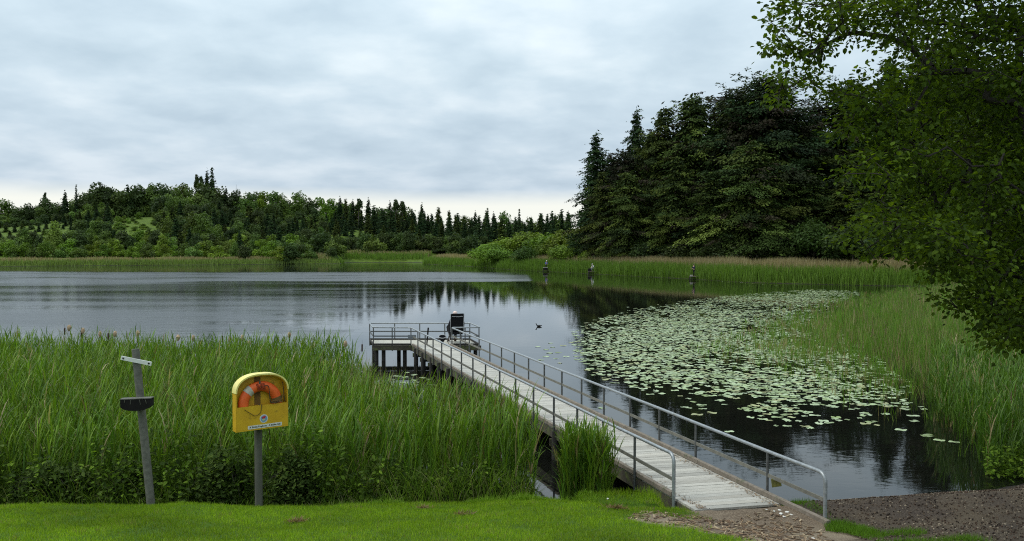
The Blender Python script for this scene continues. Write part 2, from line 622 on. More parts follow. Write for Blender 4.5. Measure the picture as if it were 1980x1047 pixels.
beach = ramp(nt, n_fin, [(0.28, (0.018, 0.013, 0.010)), (0.5, (0.066, 0.049, 0.036)), (0.68, (0.14, 0.105, 0.075)), (0.8, (0.26, 0.21, 0.15))])
beach = mixc(nt, ramp(nt, n_big, [(0.42, (0, 0, 0)), (0.6, (1, 1, 1))]), beach, mixc(nt, n_fin, (0.04, 0.03, 0.02), (0.17, 0.13, 0.085)))


def edge(mask, amt):
    a = N(nt, 'ShaderNodeMath', operation='ADD')
    s = N(nt, 'ShaderNodeMath', operation='MULTIPLY_ADD')
    L(nt, n_mid, s.inputs[0])
    s.inputs[1].default_value = amt
    s.inputs[2].default_value = -amt / 2
    L(nt, mask, a.inputs[0])
    L(nt, s.outputs[0], a.inputs[1])
    return ramp(nt, a.outputs[0], [(0.42, (0, 0, 0)), (0.58, (1, 1, 1))])


c = mixc(nt, edge(sp.outputs[0], 1.4), grass, sand)
c = mixc(nt, edge(sp.outputs[1], 1.0), c, beach)
# wet mud and lake bed below the waterline
geo = N(nt, 'ShaderNodeNewGeometry')
sx = N(nt, 'ShaderNodeSeparateXYZ')
L(nt, geo.outputs['Position'], sx.inputs[0])
wet = ramp(nt, sx.outputs[2], [(0.02, (1, 1, 1)), (0.16, (0, 0, 0))])
c = mixc(nt, wet, c, (0.022, 0.018, 0.014))
p = N(nt, 'ShaderNodeBsdfPrincipled')
p.inputs['Roughness'].default_value = 0.9
p.inputs['Specular IOR Level'].default_value = 0.2
L(nt, c, p.inputs['Base Color'])
b = N(nt, 'ShaderNodeBump')
b.inputs['Strength'].default_value = 0.9
b.inputs['Distance'].default_value = 0.03
L(nt, n_fin, b.inputs['Height'])
L(nt, b.outputs[0], p.inputs['Normal'])
L(nt, p.outputs[0], out.inputs[0])
M['ground'] = m
ground = np_mesh('ground', np.column_stack([GP, gzv]), GQ, M['ground'], msk, smooth=True)
tag(ground, kind='structure')

# ------------------------------------------------------------------ water with wind patches
wx = np.concatenate([np.arange(-235, -40, 2.5), np.arange(-40, 66, 0.8)])
wy = np.concatenate([np.arange(13, 110, 0.8), np.arange(110, 280, 1.6)])
WX, WY = np.meshgrid(wx, wy)
WP = np.stack([WX.ravel(), WY.ravel()], 1)
wn = np.array([mnoise.noise(Vector((p[0] * 0.018, p[1] * 0.07, 1.5))) for p in WP])
wn2 = np.array([mnoise.noise(Vector((p[0] * 0.05, p[1] * 0.22, 7.5))) for p in WP])
X, Y = WP[:, 0], WP[:, 1]
wn3 = np.array([mnoise.noise(Vector((p[0] * 0.03, p[1] * 0.03, 3.5))) for p in WP])
wn4 = np.array([mnoise.noise(Vector((p[0] * 0.11, p[1] * 0.6, 9.5))) for p in WP])
Yn = Y + 7 * wn + 2.5 * wn2 + 3 * wn3 + 1.5 * wn4
Xn = X + 6 * wn + 9 * wn2 + 10 * wn4
shore = dist_poly(WP, LAKE_A)
patch_far = sstep(Yn, 107 + 0.06 * (X + 30), 118) * (1 - sstep(Y + 6 * wn3 + 3 * wn2 + 2 * wn4 + 0.03 * (X + 60), 152, 168)) * (1 - sstep(Xn + 0.25 * (Y - 135), -6, 14)) * (0.8 + 0.5 * wn4 + 0.3 * wn2)
patch_far *= 1 - 0.85 * np.exp(-((Y - 114 - 0.02 * X) / 2.2) ** 2) * sstep(X, -48, -40) * (1 - sstep(X, -30, -18))
patch_left = (1 - sstep(Xn, -20, -6)) * sstep(Y, 24, 40) * (1 - 0.5 * sstep(Yn, 72, 92) * (1 - sstep(Yn, 104, 112))) * (0.62 + 0.5 * wn + 0.35 * wn2)
patch_left *= 1 - sstep(Y, 112, 116)
low = 0.05 + 0.12 * sstep(Y, 30, 60) * (1 - sstep(X, -15, -5))
rip = np.clip(np.maximum(np.maximum(patch_far, patch_left), low), 0, 1)
rip = np.where((X > 3) | ((X > -9) & (Y < 104)), np.minimum(rip, 0.04), rip)
nyw, nxw = len(wy), len(wx)
qi = np.arange(nyw * nxw).reshape(nyw, nxw)
WQ = np.stack([qi[:-1, :-1], qi[:-1, 1:], qi[1:, 1:], qi[1:, :-1]], 2).reshape(-1, 4)
m, nt, out = new_mat('lake_water')
tc = N(nt, 'ShaderNodeTexCoord')
at = N(nt, 'ShaderNodeAttribute', attribute_name='tint')
p = N(nt, 'ShaderNodeBsdfPrincipled')
p.inputs['Base Color'].default_value = (0.006, 0.0065, 0.005, 1)
p.inputs['IOR'].default_value = 1.333
mp = N(nt, 'ShaderNodeMapping')
mp.inputs['Scale'].default_value = (0.8, 1.7, 1)
L(nt, tc.outputs['Object'], mp.inputs[0])
w1 = noise_tex(nt, mp.outputs[0], 1.9, 3, 0.5, 0.4)
w2 = noise_tex(nt, mp.outputs[0], 0.35, 2, 0.5)
ad = N(nt, 'ShaderNodeMath', operation='MULTIPLY_ADD')
L(nt, w2, ad.inputs[0])
ad.inputs[1].default_value = 1.3
L(nt, w1, ad.inputs[2])
spc = N(nt, 'ShaderNodeSeparateColor')
L(nt, at.outputs['Color'], spc.inputs[0])
mr = N(nt, 'ShaderNodeMapRange')
L(nt, spc.outputs[0], mr.inputs[0])
mr.inputs[3].default_value = 0.015
mr.inputs[4].default_value = 0.30
L(nt, mr.outputs[0], p.inputs['Roughness'])
mb = N(nt, 'ShaderNodeMapRange')
L(nt, spc.outputs[0], mb.inputs[0])
mb.inputs[3].default_value = 0.03
mb.inputs[4].default_value = 0.6
b = N(nt, 'ShaderNodeBump')
b.inputs['Distance'].default_value = 0.03
L(nt, mb.outputs[0], b.inputs['Strength'])
L(nt, ad.outputs[0], b.inputs['Height'])
L(nt, b.outputs[0], p.inputs['Normal'])
L(nt, p.outputs[0], out.inputs[0])
water = np_mesh('water', np.column_stack([WP, np.zeros(len(WP))]), WQ, m, np.repeat(rip[:, None], 3, 1), smooth=True)
tag(water, kind='structure')

# ------------------------------------------------------------------ jetty
DZ = 0.70


def lx(d):
    return 2.715 - 0.318 * (d - 14.0)


def rx(d):
    return 4.33 - 0.318 * (d - 14.0)


jetty = empty('jetty', (3.5, 13.6, DZ))
tag(jetty, 'long grey timber jetty with steel handrails running out from the lawn to an end platform', 'jetty')
# deck: separate boards in one part
mb_ = MB()
tints = []
d = 13.45
PE = 36.0
while d < PE:
    w = random.uniform(0.135, 0.15)
    z = DZ + random.uniform(-0.003, 0.003)
    e = 0.02
    d2 = d + w
    t = random.choice([1.0, 0.92, 0.85, 1.05, 0.97, 0.78]) * random.uniform(0.93, 1.05)
    sk = 0.2 * 1.615
    tilt = 0.0
    vs = [(lx(d) + e, d, z), (rx(d + sk) - e, d + sk, z), (rx(d2 + sk) - e, d2 + sk, z), (lx(d2) + e, d2, z)]
    low_ = [(a, b_, z - 0.035) for a, b_, z in vs]
    mb_.add(vs + low_, [(0, 1, 2, 3), (7, 6, 5, 4), (0, 4, 5, 1), (1, 5, 6, 2), (2, 6, 7, 3), (3, 7, 4, 0)])
    warm = random.uniform(0.94, 1.0)
    tints += [(t, t * (0.5 + 0.5 * warm), t * warm, 1)] * 8
    d = d2 + 0.009
PA, PB = 35.9, 37.8
LS = -0.25


def plx(d):
    return -5.85 + LS * (d - PA)


def prx(d):
    return -1.40 + LS * (d - PA)


d = PA + 0.02
while d < PB:
    d2 = min(d + 0.14, PB)
    z = DZ + random.uniform(-0.002, 0.004)
    vs = [(plx(d) + 0.02, d, z + 0.006), (prx(d) - 0.02, d, z + 0.006), (prx(d2) - 0.02, d2, z + 0.006), (plx(d2) + 0.02, d2, z + 0.006)]
    low_ = [(a, b_, z - 0.03) for a, b_, z in vs]
    mb_.add(vs + low_, [(0, 1, 2, 3), (7, 6, 5, 4), (0, 4, 5, 1), (1, 5, 6, 2), (2, 6, 7, 3), (3, 7, 4, 0)])
    t = random.uniform(0.85, 1.05)
    tints += [(t, t * 0.98, t * 0.93, 1)] * 8
    d = d2 + 0.009
mb_.build('deck', M['plank'], jetty, smooth=False, world=True, tint=tints)

RH = 0.75


def rail_post(x, y, mat=None, r=0.024, top=RH - 0.02, z0=DZ - 0.25):
    q = MB()
    q.tube([(x, y, z0), (x, y, DZ + top)], r, 10)
    q.build('rail_post', M['post_steel'], jetty, world=True)


def bent(pts, rad_=0.16, n=5):
    pts = [Vector(p) for p in pts]
    o = [pts[0]]
    for i in range(1, len(pts) - 1):
        a = (pts[i - 1] - pts[i])
        c_ = (pts[i + 1] - pts[i])
        ra = min(rad_, a.length * 0.45, c_.length * 0.45)
        A, C_ = pts[i] + a.normalized() * ra, pts[i] + c_.normalized() * ra
        for k in range(n + 1):
            t = k / n
            o.append(A * (1 - t) ** 2 + pts[i] * 2 * t * (1 - t) + C_ * t ** 2)
    o.append(pts[-1])
    return o


ZT = DZ + RH
HR = 0.030
sideL = lambda d, o=0.04: lx(d) - o
sideR = lambda d, o=0.04: rx(d) + o
# handrails with bent ends
q = MB()
ptsL = [(sideL(14.0), 14.0, DZ - 0.25), (sideL(14.0), 14.0, ZT)] + [(sideL(dd), dd, ZT + random.uniform(-0.008, 0.008)) for dd in np.arange(16, 35, 2.0)] + [(sideL(35.75), 35.75, ZT), (plx(35.86) - 0.02, 35.86, ZT), (plx(PB), PB + 0.03, ZT), (prx(PB) + 0.03, PB + 0.03, ZT), (prx(35.86) + 0.05, 35.86, ZT), (sideR(35.6), 35.75, ZT)]
ptsR = [(sideR(35.6), 35.6, ZT)] + [(sideR(dd), dd, ZT + random.uniform(-0.008, 0.008)) for dd in np.arange(34, 13.6, -2.0)] + [(sideR(12.82), 12.82, ZT), (sideR(12.82), 12.82, DZ - 0.3)]
q = MB()
q.tube(bent(ptsL), HR, 12)
q.build('handrail', M['galv'], jetty, world=True)
q = MB()
q.tube(bent(ptsR), HR, 12)
q.build('handrail', M['galv'], jetty, world=True)
# mid rails
q = MB()
q.bar((sideL(14.03), 14.03, DZ + 0.33), (sideL(35.8), 35.8, DZ + 0.40), 0.02, 0.06)
q.build('middle_rail', M['midrail'], jetty, world=True)
q = MB()
q.bar((sideR(12.86), 12.86, DZ + 0.34), (sideR(35.8), 35.8, DZ + 0.40), 0.02, 0.06)
q.build('middle_rail', M['midrail'], jetty, world=True)
q = MB()
cor = [(sideL(35.8), 35.86), (plx(35.86), 35.86), (plx(PB), PB + 0.03), (prx(PB), PB + 0.03), (prx(35.86), 35.86), (sideR(35.8), 35.86)]
for a, b_ in zip(cor[:-1], cor[1:]):
    q.bar((a[0], a[1], DZ + 0.38), (b_[0], b_[1], DZ + 0.38), 0.03, 0.05)
q.build('middle_rail', M['post_steel'], jetty, world=True)
for dd in [15.4, 16.75, 18.05] + list(np.arange(19.4, 35.7, 1.36)):
    rail_post(sideL(dd), dd)
for dd in [14.24, 16.5, 17.94, 19.3, 20.7] + list(np.arange(22.06, 35.7, 1.36)):
    rail_post(sideR(dd), dd)
for a, b_, n in ((cor[0], cor[1], 2), (cor[1], cor[2], 1), (cor[2], cor[3], 4), (cor[3], cor[4], 1), (cor[4], cor[5], 2)):
    for k in range(n):
        t = k / n
        if n > 1 and k == 0 and a is cor[0]:
            rail_post(a[0], a[1])
            continue
        rail_post(a[0] + (b_[0] - a[0]) * t, a[1] + (b_[1] - a[1]) * t)
# kerb boards along both edges
for side, d0 in ((sideL, 14.15), (sideR, 12.65)):
    q = MB()
    dd = d0
    while dd < 35.6:
        e = min(dd + 3.6, 35.7)
        o = 0.055 if side is sideL else 0.05
        xo = 0.06 if side is sideL else -0.06
        q.bar((side(dd) + xo, dd, DZ + 0.045 + random.uniform(-0.004, 0.004)), (side(e) + xo, e, DZ + 0.045), 0.075, 0.085, bev=0.008)
        dd = e + 0.01
    q.build('kerb_board', M['kerb'], jetty, world=True, smooth=False)
q = MB()
for a, b_ in zip(cor[:-1], cor[1:]):
    q.bar((a[0], a[1] - 0.03, DZ + 0.04), (b_[0], b_[1] - 0.03, DZ + 0.04), 0.05, 0.07)
q.build('kerb_board', M['pile'], jetty, world=True, smooth=False)
# side beams and cross beams under the deck
for side, o in ((lx, 0.05), (rx, -0.05)):
    q = MB()
    q.bar((side(13.5) + o, 13.5, DZ - 0.14), (side(36.0) + o, 36.0, DZ - 0.14), 0.09, 0.2)
    q.build('side_beam', M['beam'], jetty, world=True, smooth=False)
q = MB()
q.bar((plx(PA) - 0.05, PA - 0.02, DZ - 0.12), (prx(PA) + 0.1, PA - 0.02, DZ - 0.12), 0.09, 0.2)
q.bar((plx(PB), PB, DZ - 0.13), (prx(PB), PB, DZ - 0.13), 0.08, 0.19)
q.build('platform_beam', M['beam'], jetty, world=True, smooth=False)
for dd in np.arange(16.6, 35.5, 1.42):
    for side, o in ((lx, 0.02), (rx, -0.02)):
        q = MB()
        s_ = random.uniform(0.85, 1.15)
        q.tube([(side(dd) + o, dd, -1.3), (side(dd) + o + random.uniform(-0.02, 0.02), dd, DZ - 0.05)], [0.10 * s_, 0.092 * s_], 10)
        q.build('pile', M['pile'], jetty, world=True)
    q = MB()
    q.bar((lx(dd) - 0.12, dd + 0.09, DZ - 0.33), (rx(dd) + 0.12, dd + 0.12, DZ - 0.33), 0.07, 0.16)
    q.build('cross_beam', M['beam'], jetty, world=True, smooth=False)
for x_, y_ in ((-5.75, 36.0), (-5.45, 36.0), (-4.55, 36.0), (-2.1, 36.0), (-1.55, 36.0), (-6.1, 37.5), (-5.0, 37.5), (-3.4, 37.5), (-1.9, 37.5)):
    q = MB()
    q.tube([(x_, y_ + 0.1, -1.3), (x_, y_ + 0.1, DZ - 0.04)], 0.085, 10)
    q.build('pile', M['pile'], jetty, world=True)
# small plates fixed to the rails
q = MB()
q.box((sideR(14.12) + 0.06, 14.12 - 0.05, DZ + 0.26), (0.16, 0.012, 0.14), Matrix.Rotation(R(-8), 3, 'Y'))
pl = q.build('tag_plate', solid('yellowed_plate', (0.22, 0.20, 0.04), (0.10, 0.10, 0.03), 25, 0.7), jetty, world=True, smooth=False)
pl['label'] = 'yellowed tag plate fixed below the middle rail near the land end'
q = MB()
q.box((sideL(35.4) - 0.02, 35.4 - 0.05, DZ + 0.40), (0.34, 0.015, 0.17))
pl = q.build('notice_plate', solid('grey_plate', (0.20, 0.22, 0.23), (0.14, 0.15, 0.16), 15, 0.6), jetty, world=True, smooth=False)

# ------------------------------------------------------------------ lifebuoy stand
lb = empty('lifebuoy_stand', (-4.10, 13.75, 0.70), R(37))
tag(lb, 'yellow arched lifebuoy housing on a wooden post in front of the reeds', 'lifebuoy stand')
q = MB()
q.tube([(0.0, 0.04, -0.3), (0.0, 0.04, 1.9)], [0.062, 0.06], 14)
q.build('post', M['postwood'], lb)
HW, HB, HT, DP = 0.43, 1.25, 2.14, 0.16   # half width, bottom, top, depth


def arch(hw, z0, zs, zt, n=18):
    o = [(-hw, z0), (hw, z0), (hw, zs)]
    for k in range(1, n):
        a = PI * k / n
        sx_ = abs(math.cos(a)) ** 0.8 * (1 if math.cos(a) > 0 else -1)
        o.append((hw * sx_, zs + (zt - zs) * math.sin(a) ** 0.9))
    o.append((-hw, zs))
    return o


fm = lambda a, b_, d_: (a, -d_, b_)
ROLL = Matrix.Rotation(R(1.5), 4, 'Y')
outer = arch(HW, HB, 1.86, HT)
inner = arch(HW - 0.022, HB + 0.022, 1.853, HT - 0.03)
q = MB()
q.prism(outer, fm, 0.0, 0.018)
q.build('back_panel', M['yellow'], lb, smooth=True)
# rim: side walls and hood
q = MB()
n = len(outer)
vs = []
for (a, b_), (c_, e_) in zip(outer, inner):
    vs += [fm(a, b_, 0.004), fm(a, b_, DP), fm(c_, e_, DP), fm(c_, e_, 0.019)]
fs = []
for i in range(n):
    j = (i + 1) % n
    for k in range(3):
        fs.append((4 * i + k, 4 * i + k + 1, 4 * j + k + 1, 4 * j + k))
q.add(vs, fs)
q.build('side_wall', M['yellow'], lb)
q = MB()
hood_o = [p_ for p_ in arch(HW + 0.006, HB, 1.86, HT + 0.008) if p_[1] >= 1.85]
vs, fs = [], []
for a, b_ in hood_o:
    s_ = 0.985
    vs += [fm(a, b_ + 0.002, 0.0), fm(a, b_ + 0.002, DP + 0.02), fm(a * 0.95, 1.86 + (b_ - 1.86) * 0.93, DP + 0.02), fm(a * 0.95, 1.86 + (b_ - 1.86) * 0.93, DP + 0.003)]
for i in range(len(hood_o) - 1):
    for k in range(3):
        fs.append((4 * i + k, 4 * i + k + 1, 4 * i + 5 + k, 4 * i + 4 + k))
q.add(vs, fs)
q.build('hood_rim', M['yellow_pale'], lb)
q = MB()
q.box((0, -DP + 0.006, 1.455), (2 * HW - 0.03, 0.014, 0.37))
q.build('front_pocket', M['yellow'], lb, smooth=False)
q = MB()
q.box((-0.03, -0.0205, 1.86), (0.10, 0.004, 0.46))
q.build('hanging_bracket', M['stain'], lb, smooth=False)
q = MB()
q.tube([(-0.03, -0.02, 2.0), (-0.03, -0.13, 1.98), (-0.03, -0.135, 2.03)], 0.014, 8)
q.build('hook', M['post_steel'], lb)
EZ = 1.42


def disc(r, y, zc, xc=0.02, sx=1.0, sz=1.0, dx=0.0, dz=0.0, n=28, t=0.002):
    q = MB()
    q.prism([(xc + dx + r * sx * math.cos(2 * PI * k / n), zc + dz + r * sz * math.sin(2 * PI * k / n)) for k in range(n)], fm, y, y + t)
    return q


em = disc(0.068, DP + 0.0015, EZ).build('round_emblem', M['white'], lb, smooth=False)
disc(0.054, DP + 0.0036, EZ).build('emblem_field', M['blue_print'], em, smooth=False)
q = disc(0.019, DP + 0.0058, EZ, dx=-0.006, dz=0.018, sx=1.5)
q.v = q.v
e2 = disc(0.017, DP + 0.0058, EZ, dx=0.014, dz=0.030, sx=1.0)
q.add(e2.v, e2.f) if False else None
q.build('emblem_mark', M['red_print'], em, smooth=False)
e2 = disc(0.013, DP + 0.0082, EZ, dx=0.016, dz=0.033)
e2.build('emblem_mark', M['red_print'], em, smooth=False)
disc(0.020, DP + 0.0058, EZ, dx=-0.004, dz=-0.016, sx=1.3, sz=0.8).build('emblem_mark', M['green_print'], em, smooth=False)
q = MB()
q.box((0.04, -DP - 0.0022, 1.302), (0.56, 0.003, 0.055))
strip = q.build('text_strip', M['white'], lb, smooth=False)


def text_mesh(body, size, mat, parent, loc, rot, name='lettering'):
    cu = bpy.data.curves.new(name, 'FONT')
    cu.body = body
    cu.size = size
    cu.align_x = 'CENTER'
    cu.align_y = 'CENTER'
    cu.extrude = 0.0006
    cu.offset = 0.0009
    ob = bpy.data.objects.new(name, cu)
    COL.objects.link(ob)
    bpy.context.view_layer.update()
    me = bpy.data.meshes.new_from_object(ob.evaluated_get(bpy.context.evaluated_depsgraph_get()))
    bpy.data.objects.remove(ob)
    me.materials.clear()
    me.materials.append(mat)
    o2 = bpy.data.objects.new(name, me)
    COL.objects.link(o2)
    o2.parent = parent
    o2.location = loc
    o2.rotation_euler = rot
    return o2


text_mesh('A Stolen Ringbuoy · A Stolen Life', 0.038, M['ink'], strip, (0.04, -DP - 0.0046, 1.303), (R(90), 0, 0))
# ropes of the stand
q = MB()
q.tube(bent([(-0.02, -0.150, 1.93), (0.10, -0.175, 1.96), (0.115, -0.182, 1.74), (0.13, -0.182, 1.66), (0.22, -0.182, 1.655), (0.27, -0.160, 1.68)], 0.06), 0.0075, 6)
q.build('rope', M['rope_dark'], lb)
q = MB()
q.tube(bent([(-0.02, -0.176, 1.66), (-0.03, -0.176, 1.52), (-0.12, -0.174, 1.47), (-0.30, -0.174, 1.60)], 0.07), 0.004, 6)
q.build('rope', M['rope_dark'], lb)
q = MB()
q.tube([(0.345, -0.150, 1.98), (0.355, -0.165, 1.80), (0.37, -0.170, 1.66)], 0.006, 6)
q.build('rope', M['rope_dark'], lb)
q = MB()
q.tube(bent([(0.16, 0.0, 1.25), (0.18, -0.02, 1.05), (0.13, 0.0, 0.95), (0.17, 0.0, 0.85)], 0.05), 0.007, 6)
q.build('rope', M['rope_dark'], lb)

buoy = empty('lifebuoy', (-4.10, 13.75, 0.70), R(37))
tag(buoy, 'orange lifebuoy with grey tape bands hanging inside the yellow housing', 'lifebuoy')
CZ, RM, Rm = 1.655, 0.280, 0.082
bands = [(R(122), R(140)), (R(2), R(18)), (R(220), R(238)), (R(300), R(318))]
q = MB()
nu, nv = 72, 18
vs, fs = [], []
for i in range(nu):
    a = 2 * PI * i / nu
    for j in range(nv):
        b_ = 2 * PI * j / nv
        rr = RM + Rm * math.cos(b_)
        vs.append((-0.005 + rr * math.cos(a), -0.083 + 0.06 * math.sin(b_), CZ + rr * math.sin(a)))
for i in range(nu):
    for j in range(nv):
        fs.append((i * nv + j, i * nv + (j + 1) % nv, ((i + 1) % nu) * nv + (j + 1) % nv, ((i + 1) % nu) * nv + j))
q.add(vs, fs)
q.build('ring', M['orange'], buoy)
for a0, a1 in bands:
    q = MB()
    vs, fs = [], []
    for i in range(6):
        a = a0 + (a1 - a0) * i / 5
        for j in range(nv):
            b_ = 2 * PI * j / nv
            rr = RM + (Rm + 0.0025) * math.cos(b_)
            vs.append((-0.005 + rr * math.cos(a), -0.083 + 0.0625 * math.sin(b_), CZ + rr * math.sin(a)))
    for i in range(5):
        for j in range(nv):
            fs.append((i * nv + j, i * nv + (j + 1) % nv, (i + 1) * nv + (j + 1) % nv, (i + 1) * nv + j))
    q.add(vs, fs)
    q.build('tape_band', M['silver'] if a0 > 1 else M['rope'], buoy)
q = MB()
for k in range(9):
    x0 = -0.06 + 0.014 * k
    q.tube([(x0, -0.148, CZ + RM - 0.05), (x0 + random.uniform(-.02, .02), -0.163, CZ + RM + random.uniform(-.02, .02)), (x0 + random.uniform(-.03, .03), -0.133, CZ + RM + 0.05)], 0.009, 6)
q.build('rope_knot', M['rope_red'], buoy)
q = MB()
q.tube(bent([(0.12, -0.158, 1.665), (0.2, -0.163, 1.70), (0.28, -0.158, 1.66), (0.33, -0.158, 1.72), (0.345, -0.158, 1.78)], 0.04), 0.008, 6)
q.tube(bent([(0.12, -0.158, 1.68), (0.24, -0.163, 1.655), (0.34, -0.158, 1.665)], 0.04), 0.008, 6)
q.build('rope', M['rope'], buoy)

# ------------------------------------------------------------------ leaning post
lp = empty('leaning_post', (-5.84, 13.75, 0.68))
tag(lp, 'leaning grey post with a white strip and a black half round tray', 'post')
a0, a1 = Vector((0, 0, -0.3)), Vector((-0.30, 0.12, 2.53))
ax = (a1 - a0).normalized()
q = MB()
q.tube([a0, a0 + ax * 1.5, a1, a1 + ax * 0.004], [0.066, 0.064, 0.060, 0.05], 16)
q.build('post_shaft', M['postmetal'], lp)
PT = lambda z: a0 + ax * ((z + 0.3) / ax.z)
q = MB()
rot = Matrix.Rotation(R(11.5), 3, 'Y')
c0 = PT(2.35) + Vector((0.03, -0.076, 0))
q.box(c0, (0.50, 0.022, 0.062), rot)
st = q.build('white_strip', M['white'], lp, smooth=False)
for sx_ in (-0.21, 0.21):
    q = MB()
    pc = c0 + rot @ Vector((sx_, -0.0125, 0))
    q.box(pc, (0.028, 0.006, 0.028), rot)
    q.build('bolt', M['ink'], st, smooth=False)
c1 = PT(1.66)
q = MB()
prof = [(-0.245, 0.09), (-0.245, -0.03), (-0.20, -0.065), (-0.12, -0.09), (0, -0.10), (0.12, -0.09), (0.20, -0.065), (0.245, -0.03), (0.245, 0.09)]
q.prism(prof, lambda a, b_, d_: (c1.x + a, c1.y - d_, c1.z + b_ + a * 0.04), 0.075, 0.20)
bx_ = q.build('half_round_tray', M['black'], lp, smooth=False)
q = MB()
q.box(c1 + Vector((0, -0.135, 0.098)), (0.50, 0.14, 0.012), Matrix.Rotation(R(-2.3), 3, 'Y'))
q.build('tray_lip', M['postmetal'], bx_, smooth=False)
for sx_, ln in ((-0.165, 0.05), (-0.07, 0.075), (0.07, 0.08), (0.165, 0.06)):
    q = MB()
    q.bar(c1 + Vector((sx_, -0.203, 0.085)), c1 + Vector((sx_ + 0.012 * (1 if sx_ > 0 else -1), -0.203, 0.085 - ln)), 0.008, 0.005, up=(0, 1, 0))
    q.build('tray_clip', M['postwood'], bx_, smooth=False)


# ------------------------------------------------------------------ people
def skin_mesh(name, pts, edges, mat, parent, root=0, sub=1):
    """one continuous surface grown round a skeleton: pts = [(x, y, z, rx, ry)]"""
    me = bpy.data.meshes.new(name)
    me.from_pydata([p_[:3] for p_ in pts], edges, [])
    ob = bpy.data.objects.new(name, me)
    COL.objects.link(ob)
    ob.modifiers.new('skin', 'SKIN')
    for i, sv in enumerate(me.skin_vertices[0].data):
        sv.radius = (pts[i][3], pts[i][4] if len(pts[i]) > 4 else pts[i][3])
        sv.use_root = (i == root)
    s = ob.modifiers.new('sub', 'SUBSURF')
    s.levels = sub
    s.render_levels = sub
    bpy.context.view_layer.update()
    m2 = bpy.data.meshes.new_from_object(ob.evaluated_get(bpy.context.evaluated_depsgraph_get()))
    bpy.data.objects.remove(ob)
    m2.materials.clear()
    m2.materials.append(mat)
    for pp in m2.polygons:
        pp.use_smooth = True
    o2 = bpy.data.objects.new(name, m2)
    COL.objects.link(o2)
    o2.parent = parent
    return o2


